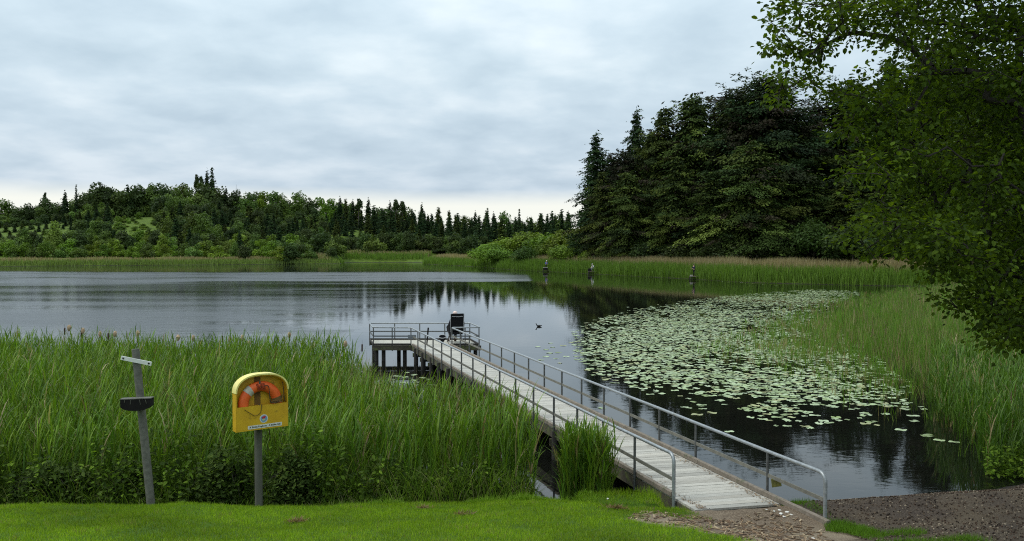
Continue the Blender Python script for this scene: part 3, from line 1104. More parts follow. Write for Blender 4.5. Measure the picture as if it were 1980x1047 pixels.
def person(loc, rz, label, J, top_mat, leg_mat, hat_mat=None, hat='cap'):
    """J: joints in metres from the feet; the figure faces -Y"""
    root = empty('person', loc, rz)
    tag(root, label, 'person')
    ps, es = [], []

    def v(p_, r, r2=None):
        ps.append((p_[0], p_[1], p_[2], r, r2 or r))
        return len(ps) - 1

    pel = v(J['pelvis'], 0.13, 0.10)
    wai = v(J['waist'], 0.125, 0.095)
    che = v(J['chest'], 0.155, 0.105)
    nek = v(J['neck'], 0.055)
    hd0 = v(J['head0'], 0.068, 0.08)
    hd1 = v(J['head1'], 0.082, 0.10)
    hd2 = v(J['head2'], 0.055, 0.06)
    es += [(pel, wai), (wai, che), (che, nek), (nek, hd0), (hd0, hd1), (hd1, hd2)]
    for s in ('L', 'R'):
        sh, el, wr, hn = J['sh' + s], J['el' + s], J['wr' + s], J['hn' + s]
        a = v(sh, 0.062)
        b2 = v(el, 0.043)
        c2 = v(wr, 0.028, 0.024)
        h2 = v(hn, 0.034, 0.018)
        es += [(che, a), (a, b2), (b2, c2), (c2, h2)]
        fw = Vector(hn) - Vector(wr)
        fw.normalize()
        sd = fw.cross(Vector((0, 0, 1)))
        if sd.length < 0.1:
            sd = Vector((1, 0, 0))
        sd.normalize()
        up = sd.cross(fw)
        for k, (o, ln) in enumerate(((-0.03, 0.065), (-0.01, 0.08), (0.011, 0.075), (0.03, 0.055))):
            b_ = Vector(hn) + fw * 0.035 + sd * o
            k1 = v(b_, 0.0095)
            k2 = v(b_ + fw * ln * 0.55 - up * ln * 0.25, 0.0085)
            k3 = v(b_ + fw * ln * 0.7 - up * ln * 0.75, 0.007)
            es += [(h2, k1), (k1, k2), (k2, k3)]
        t1 = v(Vector(hn) + sd * (0.045 if s == 'L' else -0.045), 0.011)
        t2 = v(Vector(hn) + fw * 0.045 + sd * (0.06 if s == 'L' else -0.06) - up * 0.02, 0.009)
        es += [(h2, t1), (t1, t2)]
        hp, kn, an, toe = J['hp' + s], J['kn' + s], J['an' + s], J['toe' + s]
        a = v(hp, 0.088)
        b2 = v(kn, 0.058)
        c2 = v(an, 0.042)
        e2_ = v(toe, 0.04, 0.03)
        es += [(pel, a), (a, b2), (b2, c2), (c2, e2_)]
    skin_mesh('body', ps, es, M['skin'], root)
    # face: nose, ears on the head
    h = Vector(J['head1'])
    fd = Vector(J.get('face', (0, -1, 0))).normalized()
    rt = fd.cross(Vector((0, 0, 1))).normalized()
    q = MB()
    q.ball(h + fd * 0.105 - Vector((0, 0, 0.02)), (0.014, 0.018, 0.024), 8, 6)
    q.build('nose', M['skin'], root)
    for s in (-1, 1):
        q = MB()
        q.ball(h + rt * s * 0.088 - Vector((0, 0, 0.015)), (0.012, 0.02, 0.032), 8, 6)
        q.build('ear', M['skin'], root)
        q = MB()
        q.ball(h + fd * 0.092 + rt * s * 0.032 + Vector((0, 0, 0.012)), 0.011, 8, 6)
        q.build('eye', M['hair'], root)
    q = MB()
    q.ball(h + fd * 0.092 - Vector((0, 0, 0.065)), (0.022, 0.008, 0.006), 8, 5)
    q.build('mouth', M['hair'], root)
    # jacket
    ps, es = [], []
    pe = v(Vector(J['pelvis']) + Vector((0, 0, -0.02)), 0.155, 0.125)
    wa = v(J['waist'], 0.145, 0.115)
    ch = v(J['chest'], 0.172, 0.122)
    nk = v(Vector(J['neck']) - Vector((0, 0, 0.02)), 0.075)
    es += [(pe, wa), (wa, ch), (ch, nk)]
    for s in ('L', 'R'):
        a = v(J['sh' + s], 0.08)
        b2 = v(J['el' + s], 0.06)
        c2 = v(J['wr' + s], 0.042)
        es += [(ch, a), (a, b2), (b2, c2)]
    skin_mesh('jacket', ps, es, top_mat, root)
    ps, es = [], []
    pe = v(J['pelvis'], 0.145, 0.115)
    for s in ('L', 'R'):
        a = v(J['hp' + s], 0.102)
        b2 = v(J['kn' + s], 0.074)
        c2 = v(J['an' + s], 0.06)
        es += [(pe, a), (a, b2), (b2, c2)]
    skin_mesh('trousers', ps, es, leg_mat, root)
    for s in ('L', 'R'):
        q = MB()
        a, t_ = Vector(J['an' + s]), Vector(J['toe' + s])
        q.tube([a + Vector((0, 0, 0.12)), a, a * 0.6 + t_ * 0.4 - Vector((0, 0, 0.02)), t_ + (t_ - a) * 0.25 - Vector((0, 0, 0.008))], [0.062, 0.06, 0.055, 0.038], 10)
        q.build('boot', M['boots'], root)
    if hat == 'cap':
        q = MB()
        q.ball(h + Vector((0, 0, 0.065)) - fd * 0.008, (0.100, 0.108, 0.085), 14, 8)
        q.box(h + fd * 0.135 + Vector((0, 0, 0.055)), (0.13, 0.1, 0.012), Matrix.Rotation(math.atan2(fd.x, -fd.y), 3, 'Z'))
        q.build('cap', hat_mat, root)
    else:
        q = MB()
        q.ball(h + Vector((0, 0, 0.045)) - fd * 0.02, (0.096, 0.106, 0.088), 14, 8)
        q.build('hair', hat_mat, root)
    return root


def standing(bend=0.0, arms='fish'):
    J = dict(pelvis=(0, 0.0, 0.93), waist=(0, -0.02, 1.10), chest=(0, -0.03, 1.32), neck=(0, -0.04, 1.48), head0=(0, -0.06, 1.56), head1=(0, -0.075, 1.64), head2=(0, -0.07, 1.715),
             shL=(0.19, -0.03, 1.40), elL=(0.25, -0.10, 1.14), wrL=(0.14, -0.32, 1.10), hnL=(0.11, -0.39, 1.10),
             shR=(-0.19, -0.03, 1.40), elR=(-0.26, -0.12, 1.15), wrR=(-0.17, -0.36, 1.16), hnR=(-0.14, -0.43, 1.17),
             hpL=(0.10, 0, 0.88), knL=(0.13, -0.03, 0.48), anL=(0.14, 0.02, 0.09), toeL=(0.17, -0.13, 0.035),
             hpR=(-0.10, 0, 0.88), knR=(-0.12, -0.02, 0.48), anR=(-0.13, 0.03, 0.09), toeR=(-0.16, -0.12, 0.035))
    return J


def sitting(seat=0.45, lean=0.0):
    s = seat
    return dict(pelvis=(0, 0.02, s + 0.10), waist=(0, 0.03 + lean * 0.2, s + 0.27), chest=(0, 0.03 - lean * 0.4, s + 0.48), neck=(0, -lean * 0.7, s + 0.63), head0=(0, -0.02 - lean * 0.8, s + 0.70),
                head1=(0, -0.03 - lean * 0.9, s + 0.775), head2=(0, -0.03 - lean * 0.9, s + 0.85),
                shL=(0.19, 0.02 - lean * 0.5, s + 0.55), elL=(0.24, -0.10 - lean * 0.4, s + 0.30), wrL=(0.14, -0.33, s + 0.25), hnL=(0.12, -0.40, s + 0.25),
                shR=(-0.19, 0.02 - lean * 0.5, s + 0.55), elR=(-0.25, -0.10 - lean * 0.4, s + 0.30), wrR=(-0.16, -0.34, s + 0.27), hnR=(-0.13, -0.41, s + 0.27),
                hpL=(0.10, -0.02, s + 0.09), knL=(0.13, -0.44, s + 0.07), anL=(0.13, -0.48, 0.09), toeL=(0.15, -0.63, 0.035),
                hpR=(-0.10, -0.02, s + 0.09), knR=(-0.13, -0.44, s + 0.07), anR=(-0.13, -0.46, 0.09), toeR=(-0.15, -0.61, 0.035))


# angler seated on the jetty: faces away over the water
CHX, CHY = -2.45, 36.75
person((CHX, CHY + 0.0, DZ + 0.006), R(199), 'seated person in a pale cap behind the tall black chair back on the jetty platform', sitting(0.44), M['cloth_navy'], M['cloth_dark'], M['cap_pale'])
chair = empty('fishing_chair', (CHX, CHY, DZ + 0.006), R(199))
tag(chair, 'tall black folding fishing chair seen from behind on the jetty platform', 'chair')
q = MB()
rot = Matrix.Rotation(R(-9), 3, 'X')
bc = Vector((0, 0.30, 0.90))
q.bar(bc + rot @ Vector((0, 0, -0.38)), bc + rot @ Vector((0, 0, 0.38)), 0.56, 0.05, up=(0, 1, 0), bev=0.02)
bk = q.build('backrest', M['fabric'], chair)
q = MB()
for s in (-1, 1):
    q.tube([bc + rot @ Vector((s * 0.29, 0.005, -0.42)), bc + rot @ Vector((s * 0.295, 0.005, 0.38))], 0.012, 8)
q.tube([bc + rot @ Vector((-0.24, 0.032, 0.27)), bc + rot @ Vector((0, 0.036, 0.25)), bc + rot @ Vector((0.24, 0.032, 0.27))], 0.012, 6)
q.build('piping', M['piping'], bk)
q = MB()
q.box((0, 0.0, 0.43), (0.54, 0.52, 0.06))
q.box((0, -0.02, 0.385), (0.50, 0.46, 0.03))
q.build('seat', M['fabric'], chair, smooth=False)
for s in (-1, 1):
    q = MB()
    q.bar((s * 0.31, 0.27, 0.80), (s * 0.31, -0.25, 0.655), 0.06, 0.035, bev=0.01)
    vs = [(s * 0.31, 0.27, 0.80), (s * 0.31, -0.25, 0.655), (s * 0.31, -0.2, 0.5), (s * 0.31, 0.27, 0.5)]
    q.prism([(0.30, 0.92), (-0.25, 0.67), (-0.15, 0.48), (0.25, 0.48)], lambda a, b_, d_: (s * (0.30 + d_), a, b_), 0.0, 0.03)
    q.build('armrest', M['fabric'], chair)
for s in (-1, 1):
    for a, b_ in (((s * 0.27, 0.22, 0.46), (s * 0.29, -0.27, 0.0)), ((s * 0.27, -0.22, 0.46), (s * 0.29, 0.30, 0.0))):
        q = MB()
        q.tube([a, b_], 0.013, 8)
        q.ball(b_, (0.025, 0.025, 0.012), 8, 5)
        q.build('leg', M['piping'] if b_[1] > 0 else M['post_steel'], chair)

# landing net ring and dark rod holder on the platform
rh = MB()
rh.tube([(-3.62, 36.15, DZ), (-3.56, 36.18, DZ + 0.68)], [0.03, 0.034], 8)
rh.ball((-3.56, 36.18, DZ + 0.68), 0.036, 8, 6)
o = rh.build('bait_pole', M['black'], None)
tag(o, 'short black pole leaning upright on the jetty platform left of the chair', 'pole')
ln = empty('landing_net', (-2.95, 36.1, DZ))
tag(ln, 'landing net with a pale hoop leaning on the rail left of the chair', 'landing net')
q = MB()
ring = [(0.16 * math.cos(a), 0.05 * math.sin(a), 0.34 + 0.07 * math.sin(a)) for a in np.linspace(0, 2 * PI, 20)]
q.tube(ring, 0.014, 6, cap=False)
q.build('hoop', M['piping'], ln)
q = MB()
q.tube([(0.14, 0.0, 0.32), (0.25, 0.1, 0.02)], 0.012, 6)
q.build('handle', M['post_steel'], ln)
q = MB()
vs, fs = [], []
for j, (rr, zz) in enumerate(((0.16, 0), (0.12, -0.12), (0.05, -0.24))):
    for k in range(12):
        a = 2 * PI * k / 12
        vs.append((rr * math.cos(a), 0.05 * math.sin(a) * rr / 0.16, 0.34 + 0.07 * math.sin(a) * (1 - j / 3) + zz))
for j in range(2):
    for k in range(12):
        fs.append((j * 12 + k, j * 12 + (k + 1) % 12, j * 12 + 12 + (k + 1) % 12, j * 12 + 12 + k))
fs.append(tuple(range(24, 36)))
q.add(vs, fs)
q.build('mesh_bag', M['fabric'], ln)


# far bank anglers on little stages
def stage(x, y, z, w, dpt, label):
    e = empty('fishing_stage', (x, y, 0))
    tag(e, label, 'fishing stage', 'small timber fishing stages on the far bank')
    q = MB()
    k = -dpt / 2
    while k < dpt / 2:
        q.box((0, k + 0.07, z - 0.02 + random.uniform(-.003, .003)), (w, 0.14, 0.04))
        k += 0.15
    q.build('deck', M['kerb'], e, smooth=False)
    for sx_ in (-1, 1):
        for sy_ in (-1, 1):
            q = MB()
            q.tube([(sx_ * (w / 2 - 0.08), sy_ * (dpt / 2 - 0.08), -1.2), (sx_ * (w / 2 - 0.08), sy_ * (dpt / 2 - 0.08), z - 0.042)], 0.06, 8)
            q.build('leg', M['pile'], e)
    return e


def box_thing(name, label, cat, loc, s, mat, lidm, rz=0.0):
    e = empty(name, loc, rz)
    tag(e, label, cat)
    q = MB()
    q.bar((0, 0, 0.0), (0, 0, s[2] * 0.8), s[0], s[1], up=(0, 1, 0), bev=0.03)
    q.build('body', mat, e, smooth=False)
    q = MB()
    q.bar((0, 0, s[2] * 0.81), (0, 0, s[2]), s[0] * 1.05, s[1] * 1.05, up=(0, 1, 0), bev=0.03)
    q.build('lid', lidm, e, smooth=False)
    q = MB()
    q.tube([(-s[0] * 0.2, 0, s[2]), (-s[0] * 0.2, 0, s[2] * 1.2), (s[0] * 0.2, 0, s[2] * 1.2), (s[0] * 0.2, 0, s[2])], 0.015, 6)
    q.build('handle', M['black'], e)
    return e


p1 = at_d(1056, 523, 159.5)
stage(p1[0], 159.5, 0.32, 1.3, 1.2, 'timber fishing stage under the person in the blue jacket')
person((p1[0] + 0.05, 159.9, 0.32), R(20), 'person in a blue jacket and white cap standing on the far bank', standing(), M['cloth_blue'], M['cloth_dark'], M['cap_white'])
box_thing('tackle_box', 'black tackle box with a pale lid in front of the person in the blue jacket', 'tackle box', (p1[0] - 0.15, 159.1, 0.32), (0.85, 0.45, 0.5), M['black'], M['stone'])
p2 = at_d(1146, 526, 146.5)
stage(p2[0], 146.6, 0.42, 1.5, 1.2, 'low timber fishing stage under the person in the white shirt')
person((p2[0] + 0.15, 146.8, 0.42), R(-60), 'person in a white shirt sitting hunched on a low stage at the far bank', sitting(0.42, 0.25), M['cloth_white'], M['cloth_denim'], M['cap_white'])
box_thing('seat_box', 'dark seat box under the person in the white shirt', 'seat box', (p2[0] + 0.15, 146.85, 0.42), (0.46, 0.4, 0.42), M['cloth_navy'], M['cloth_navy'], R(-60))
box_thing('tackle_bag', 'black tackle bag beside the person in the white shirt', 'bag', (p2[0] - 0.58, 146.6, 0.42), (0.42, 0.4, 0.52), M['black'], M['black'])
p3 = at_d(1343, 533, 123.0)
stage(p3[0], 123.2, 0.46, 1.3, 1.2, 'dark timber fishing stage under the person in navy clothes')
person((p3[0], 123.4, 0.46), R(-55), 'person in dark navy clothes standing fishing against the bright green far reeds', standing(), M['cloth_navy'], M['cloth_dark'], M['hair'], hat='hair')
box_thing('bait_box', 'small grey bait box on the stage beside the person in navy clothes', 'box', (p3[0] - 0.48, 122.9, 0.46), (0.34, 0.28, 0.2), M['stone'], M['stone'])

# ------------------------------------------------------------------ water bird
dk = empty('water_bird', at_z(1042, 632, 0.0), R(185))
dk.scale = (0.8, 0.8, 0.8)
tag(dk, 'small dark water bird swimming on the open lake right of the jetty platform', 'bird')
skin_mesh('body', [(-0.24, 0, 0.10, 0.018, 0.014), (-0.14, 0, 0.06, 0.06, 0.05), (0.0, 0, 0.045, 0.095, 0.075), (0.12, 0, 0.06, 0.075, 0.06), (0.17, 0, 0.13, 0.036), (0.185, 0, 0.20, 0.036), (0.205, 0, 0.225, 0.038), (0.235, 0, 0.22, 0.02)],
          [(i, i + 1) for i in range(7)], M['duck'], dk, root=2)
q = MB()
q.tube([(0.235, 0, 0.222), (0.29, 0, 0.21)], [0.016, 0.006], 8)
q.build('beak', M['bill'], dk)

# ------------------------------------------------------------------ lily pads
m, nt, out = new_mat('lily_pad')
oi = N(nt, 'ShaderNodeObjectInfo')
at = N(nt, 'ShaderNodeAttribute', attribute_name='tint')
tc = N(nt, 'ShaderNodeTexCoord')
nz = noise_tex(nt, tc.outputs['Object'], 5, 4)
c = mixc(nt, nz, (0.8, 0.85, 0.8), (1.1, 1.08, 1.05))
c = mixc(nt, 1.0, c, at.outputs['Color'], 'MULTIPLY')
hs = N(nt, 'ShaderNodeHueSaturation')
mv = N(nt, 'ShaderNodeMapRange')
L(nt, oi.outputs['Random'], mv.inputs[0])
mv.inputs[3].default_value = 0.8
mv.inputs[4].default_value = 1.2
L(nt, mv.outputs[0], hs.inputs['Value'])
L(nt, c, hs.inputs['Color'])
p = N(nt, 'ShaderNodeBsdfPrincipled')
L(nt, hs.outputs[0], p.inputs['Base Color'])
p.inputs['Roughness'].default_value = 0.42
p.inputs['Specular IOR Level'].default_value = 0.6
L(nt, p.outputs[0], out.inputs[0])
M['pad'] = m
PADC = [(0.320, 0.400, 0.194), (0.358, 0.440, 0.235), (0.272, 0.350, 0.143), (0.406, 0.481, 0.286), (0.213, 0.280, 0.082), (0.320, 0.331, 0.133)]


def pad_shape(r, seed, n=16, wav=0.01):
    rs = np.random.default_rng(seed)
    ph = rs.random() * 6
    ring = []
    for k in range(n):
        a = 0.16 + (2 * PI - 0.32) * k / (n - 1)
        rr = r * (1 + 0.06 * math.sin(2 * a + ph)) * (1.08 if abs(math.cos(a)) > 0.5 else 1.0)
        ring.append((rr * math.cos(a), rr * 0.88 * math.sin(a), 0.006 + wav * math.sin(3 * a + ph) + rs.random() * 0.004))
    return np.array([(r * 0.12, 0, 0.004)] + ring)


PAD_PX = [(1105, 640), (1140, 618), (1215, 600), (1290, 586), (1380, 574), (1470, 566), (1560, 560), (1655, 562), (1680, 575), (1600, 600), (1640, 640), (1700, 690), (1760, 740), (1790, 790), (1730, 828), (1600, 836), (1540, 834), (1440, 815), (1330, 792),
          (1240, 764), (1150, 730), (1112, 695)]
PAD_W = np.array([at_z(a, b_)[:2] for a, b_ in PAD_PX])
cand = scatter(PAD_W, 34000)
nz1 = vnoise(cand, 0.22, 3.3)
nz2 = vnoise(cand, 0.7, 8.1)
edge_d = dist_poly(cand, PAD_W)
farf = 1 - 0.62 * sstep(cand[:, 1], 45, 68)
keep = rng.random(len(cand)) < (0.82 + 0.8 * nz1 + 0.8 * nz2) * (0.12 + 0.88 * np.minimum(edge_d / 3.2, 1)) * farf
cand = cand[keep]
# outlying pads
out_px = [(1040, 671), (1055, 676), (1068, 664), (1082, 682), (1090, 669), (1052, 690), (1075, 694), (1062, 684), (1098, 690), (1045, 697), (1088, 703), (1070, 672), (1110, 650), (1125, 640), (1150, 635), (1160, 633),
          (1100, 663), (1123, 668), (1108, 678), (1165, 790), (1410, 835), (1345, 802), (1740, 832), (1792, 843), (1820, 852), (1840, 856), (1765, 815), (1320, 585), (1310, 584), (1335, 586), (1395, 545), (1410, 546), (1425, 547), (1440, 548), (1455, 549), (1475, 551),
          (1490, 548), (1500, 553), (1210, 595), (1225, 597), (770, 728), (785, 730), (800, 726), (795, 736), (812, 740), (830, 734), (778, 741), (818, 731), (805, 744), (790, 721), (835, 745), (760, 735),
          (1060, 526), (1075, 527), (1090, 527.5), (1105, 528), (1120, 528.5), (1045, 527), (1180, 532), (1200, 533)]
outw = np.array([at_z(a + rng.normal(0, 3), b_ + rng.normal(0, 0.3))[:2] for a, b_ in out_px])
rad_ = np.concatenate([rng.uniform(0.08, 0.17, len(cand)), rng.uniform(0.11, 0.19, len(outw))])
allp = np.concatenate([cand, outw])
# drop overlapping pads
order = rng.permutation(len(allp))
cell = {}
kept = []
for i in order:
    x_, y_ = allp[i]
    cx, cy = int(x_ // 0.5), int(y_ // 0.5)
    ok = True
    for ax_ in (-1, 0, 1):
        for ay in (-1, 0, 1):
            for j in cell.get((cx + ax_, cy + ay), ()):
                if (allp[j][0] - x_) ** 2 + (allp[j][1] - y_) ** 2 < (0.57 * (rad_[i] + rad_[j])) ** 2:
                    ok = False
                    break
            if not ok:
                break
        if not ok:
            break
    if ok:
        kept.append(i)
        cell.setdefault((cx, cy), []).append(i)
kept = np.array(kept)
kept = kept[np.argsort(-rad_[kept] / allp[kept][:, 1])]
print('pads', len(kept))
pad_meshes = []
for k in range(8):
    V = pad_shape(1.0, 100 + k, 18, 0.02)
    Q = np.array([[0, i, i + 1, i + 2] for i in range(1, 17, 2)] + [[0, 17, 18, 18]])[:8]
    Q = np.array([[0, i, i + 1, i + 2] for i in range(1, 17, 2)])
    c = np.array(PADC[k % len(PADC)])
    pad_meshes.append(np_mesh('lily_pad', V * np.array([1, 1, 1.0]), Q, M['pad'], np.tile(c, (len(V), 1)), link=False))
for i in kept[:300]:
    o = bpy.data.objects.new('lily_pad', pad_meshes[random.randrange(8)])
    COL.objects.link(o)
    o.location = (allp[i][0], allp[i][1], 0.004)
    s = rad_[i]
    o.scale = (s, s, 0.5)
    o.rotation_euler = (random.gauss(0, 0.012), random.gauss(0, 0.012), random.random() * 6.28)
    tag(o, 'pale green lily pad floating flat among the others on the dark water', 'lily pad', 'lily pads on the dark water')
Vs, Qs, Ts, off = [], [], [], 0
for i in kept[300:]:
    V = pad_shape(rad_[i], int(i), 12, 0.006)
    a = random.random() * 6.28
    ca, sa = math.cos(a), math.sin(a)
    V = np.column_stack([V[:, 0] * ca - V[:, 1] * sa + allp[i][0], V[:, 0] * sa + V[:, 1] * ca + allp[i][1], V[:, 2] + 0.003 + V[:, 0] * random.gauss(0, 0.02)])
    Qs.append(np.array([[0, k, k + 1, k + 2] for k in (1, 3, 5, 7, 9)] + [[0, 11, 12, 12]])[:5] + off)
    Vs.append(V)
    Ts.append(np.tile(np.array(PADC[int(i) % len(PADC)]) * random.uniform(0.8, 1.15), (len(V), 1)))
    off += len(V)
o = np_mesh('lily_pads', np.concatenate(Vs), np.concatenate(Qs), M['pad'], np.concatenate(Ts))
tag(o, 'carpet of small distant lily pads further out on the dark water', 'lily pads', kind='stuff')

# ------------------------------------------------------------------ reeds
FRESH = [(0.116, 0.207, 0.016), (0.091, 0.177, 0.015), (0.147, 0.235, 0.020), (0.069, 0.142, 0.015), (0.131, 0.196, 0.025)]
STRAW = [(0.26, 0.205, 0.105), (0.20, 0.15, 0.075), (0.30, 0.25, 0.14)]


def reed_plants(P, hmin, hmax, z0, nleaf=6, lw=(0.018, 0.03), ll=(0.4, 0.75), dead=0.06, wind=0.35, segs=3, cols=FRESH, stem_w=0.011, hscale=None, first=0.2):
    n = len(P)
    h = rng.uniform(hmin, hmax, n)
    if hscale is not None:
        h = h * hscale
    base = np.column_stack([P, z0])
    yaw = rng.normal(wind, 0.9, n)
    lean = np.abs(rng.normal(0, 0.07, n))
    bend = np.abs(rng.normal(0.05, 0.06, n))
    tint = pick(cols, n)
    dd = rng.random(n) < dead
    tint[dd] = pick(STRAW, int(dd.sum()))
    parts = [blades(base, h, np.full(n, stem_w), yaw, lean, bend, 2, tint, face_yaw=rng.uniform(0, PI, n) * 0 + rng.normal(0, 0.5, n))]
    for k in range(nleaf):
        f = first + (0.97 - first) * (k + rng.random(n)) / nleaf
        lean_f = lean + bend * 0.5 * f
        hd = np.stack([np.cos(yaw), np.sin(yaw), np.zeros(n)], 1)
        b0 = base + (hd * np.sin(lean_f)[:, None] + np.array([0, 0, 1.0]) * np.cos(lean_f)[:, None]) * (h * f)[:, None]
        ly = rng.uniform(0, 2 * PI, n) * 0.75 + wind * 0.25 + (k % 2) * PI
        ln_ = rng.uniform(*ll, n) * np.where(f > 0.8, 0.75, 1.0)
        l0 = rng.uniform(0.12, 0.42, n)
        bd = rng.uniform(0.1, 0.9, n) * np.where(rng.random(n) < 0.2, 1.9, 1.0)
        t2 = tint * rng.uniform(0.8, 1.2, (n, 1))
        parts.append(blades(b0, ln_, rng.uniform(*lw, n), ly, l0, bd, segs, t2, t2 * np.array([1.1, 1.08, 1.0])))
    return join(parts)


BED = [(-21, 14.6), (-16.6, 27.7), (-12, 27.0), (-6.8, 26.2), (-4.4, 24.6), (-3.45, 22.3), (-2.2, 19.5), (-0.95, 18.7), (0.15, 17.1), (0.45, 15.6), (0.3, 14.75), (-4, 14.75), (-10, 14.7)]
P = scatter(BED, 12500)
gzp = np.maximum(ground_z(P), -0.2)
nzb = vnoise(P, 0.35, 2.0)
hs_ = (1 - 0.22 * sstep(P[:, 0], -5.2, -3.4) * sstep(P[:, 1], 17.5, 20.5) - 0.06 * sstep(P[:, 0], -5.2, -3.4)) * np.clip(1.0 + 0.12 * nzb, 0.8, 1.2) * (0.72 + 0.28 * sstep(P[:, 1], 14.6, 17.5))
V, Q, T = reed_plants(P, 1.95, 2.4, gzp, hscale=hs_, nleaf=6, dead=0.05)
# a straw-tinted patch of last year's stalks
P2 = scatter([(-14, 16.5), (-14, 23), (-6.5, 24), (-5, 17)], 1300)
P3 = scatter([(-4.5, 20), (-4.2, 23.6), (-2.4, 19.5), (0, 16.5), (-0.4, 15.5)], 350)
P2 = np.concatenate([P2, P3])
S = blades(np.column_stack([P2, np.maximum(ground_z(P2), -0.2)]), rng.uniform(1.7, 2.45, len(P2)), np.full(len(P2), 0.014), rng.normal(0.3, 1, len(P2)), np.abs(rng.normal(0, 0.1, len(P2))), np.abs(rng.normal(0, 0.1, len(P2))), 2, pick(STRAW, len(P2)), face_yaw=rng.normal(0, .4, len(P2)))
V, Q, T = join([(V, Q, T), S])
o = np_mesh('reed_bed', V, Q, M['reed'], T)
tag(o, 'dense green reed bed behind the lifebuoy stand and beside the jetty', 'reeds', kind='stuff')

CL = [(0.85, 14.75), (1.55, 14.6), (1.72, 15.0), (1.65, 15.7), (1.15, 15.7), (0.85, 15.3)]
P = scatter(CL, 300)
o = np_mesh('reed_clump', *reed_plants(P, 1.05, 1.55, ground_z(P), nleaf=6, dead=0.05, lw=(0.02, 0.032), ll=(0.35, 0.6), first=0.1)[:2], M['reed'])
V, Q, T = reed_plants(P, 1.0, 1.5, ground_z(P), nleaf=6, dead=0.05, lw=(0.02, 0.032), ll=(0.35, 0.6), first=0.1)
bpy.data.objects.remove(o)
o = np_mesh('reed_clump', V, Q, M['reed'], T)
tag(o, 'isolated clump of green reeds against the near end of the jetty rail', 'reeds', kind='stuff')

# marsh on the right: sparse stalks over the lily pads, dense towards the bank
MARSH = [(9.6, 17.9), (10.6, 21), (10.2, 26), (9.6, 31), (7.9, 36), (8.8, 42), (11.5, 48), (17.5, 60), (24, 72), (35, 86), (45, 99), (62, 101), (60, 84), (46, 60), (30, 37), (17, 22.5), (12, 18.3)]
P = scatter(MARSH, 52000)
edged = np.minimum(dist_poly(P, np.array(MARSH[:11])), 99)
dl = np.full(len(P), 1e9)
for a, b_ in zip(MARSH[:10], MARSH[1:11]):
    a, b_ = np.array(a, float), np.array(b_, float)
    t = (((P - a) @ (b_ - a)) / ((b_ - a) @ (b_ - a))).clip(0, 1)
    dl = np.minimum(dl, np.linalg.norm(P - (a + t[:, None] * (b_ - a)), axis=1))
mn = vnoise(P, 0.3, 4.4)
prob = (0.04 + 0.15 * sstep(dl + 2.0 * mn, 0.0, 2.5) + 0.22 * sstep(dl + 3.0 * mn, 2.5, 6.0) + 0.25 * sstep(dl + 3.5 * mn, 6.0, 12.0)) * np.where(P[:, 1] > 60, 0.55, 1.0)
kp = rng.random(len(P)) < prob
P, dl = P[kp], dl[kp]
print('marsh', len(P))
z0 = np.minimum(ground_z(P), 0.0) * 0.3
dn = P[:, 1]
hs_ = 0.42 + 0.58 * sstep(np.minimum(dl, 12), 0.5, 11)
wsc = np.clip(dn / 30, 1, 2.6)
MC = [(0.113, 0.216, 0.024), (0.134, 0.227, 0.029), (0.093, 0.189, 0.021), (0.154, 0.206, 0.045)]
nn = len(P)
tint = pick(MC, nn)
dd = rng.random(nn) < 0.22
tint[dd] = pick(STRAW, int(dd.sum()))
parts = []
for k in range(4):
    Pk = P + rng.normal(0, 0.06, P.shape)
    hk = rng.uniform(0.9, 1.75, nn) * hs_ * (1.0 if k == 0 else 0.85)
    parts.append(blades(np.column_stack([Pk, z0]), hk, rng.uniform(0.014, 0.026, nn) * wsc, rng.uniform(0, 2 * PI, nn), np.abs(rng.normal(0, 0.14, nn)), np.abs(rng.normal(0.15, 0.2, nn)), 2, tint * rng.uniform(0.85, 1.15, (nn, 1)), face_yaw=rng.normal(0, 0.6, nn)))
V, Q, T = join(parts)
o = np_mesh('marsh_reeds', V, Q, M['reed'], T)
tag(o, 'loose green rushes standing in the shallows right of the lily pads', 'rushes', kind='stuff')


def bank_reeds(name, line, depth, n, label, hgt=(1.5, 2.1), straw=0.5, w=(0.05, 0.10), side=1, cols=None):
    """reeds along a far shoreline: fresh green in front, straw-coloured panicles behind"""
    line = np.array(line, float)
    seg = np.linalg.norm(np.diff(line, axis=0), axis=1)
    cum = np.concatenate([[0], np.cumsum(seg)])
    s = rng.random(n) * cum[-1]
    i = np.clip(np.searchsorted(cum, s) - 1, 0, len(seg) - 1)
    t = (s - cum[i]) / seg[i]
    p0 = line[i] + (line[i + 1] - line[i]) * t[:, None]
    dirv = norm(line[i + 1] - line[i])
    nrm = np.stack([-dirv[:, 1], dirv[:, 0]], 1) * side
    dep = rng.random(n) ** 0.8 * depth * (1 + 0.25 * np.sin(s * 0.35))
    P = p0 + nrm * (dep - 0.3)[:, None]
    z = np.maximum(ground_z(P), -0.1)
    h = rng.uniform(*hgt, n) * (0.7 + 0.3 * sstep(dep, 0, 1.5))
    tint = pick(cols or [(0.115, 0.20, 0.022), (0.135, 0.22, 0.028), (0.095, 0.165, 0.02)], n)
    fs_ = sstep(dep, depth * 0.25, depth * 0.75) * straw
    isst = rng.random(n) < fs_
    tint[isst] = pick(STRAW, int(isst.sum())) * 1.15
    h[isst] *= 1.18
    tip = tint.copy()
    ti = rng.random(n) < fs_
    tip[ti] = pick(STRAW, int(ti.sum())) * 1.2
    V, Q, T = blades(np.column_stack([P, z]), h, rng.uniform(*w, n), rng.uniform(0, 6.28, n), np.abs(rng.normal(0, 0.12, n)), np.abs(rng.normal(0.1, 0.15, n)), 2, tint, tip, face_yaw=rng.normal(0, 0.5, n))
    o = np_mesh(name, V, Q, M['reed'], T)
    tag(o, label, 'reeds', kind='stuff')


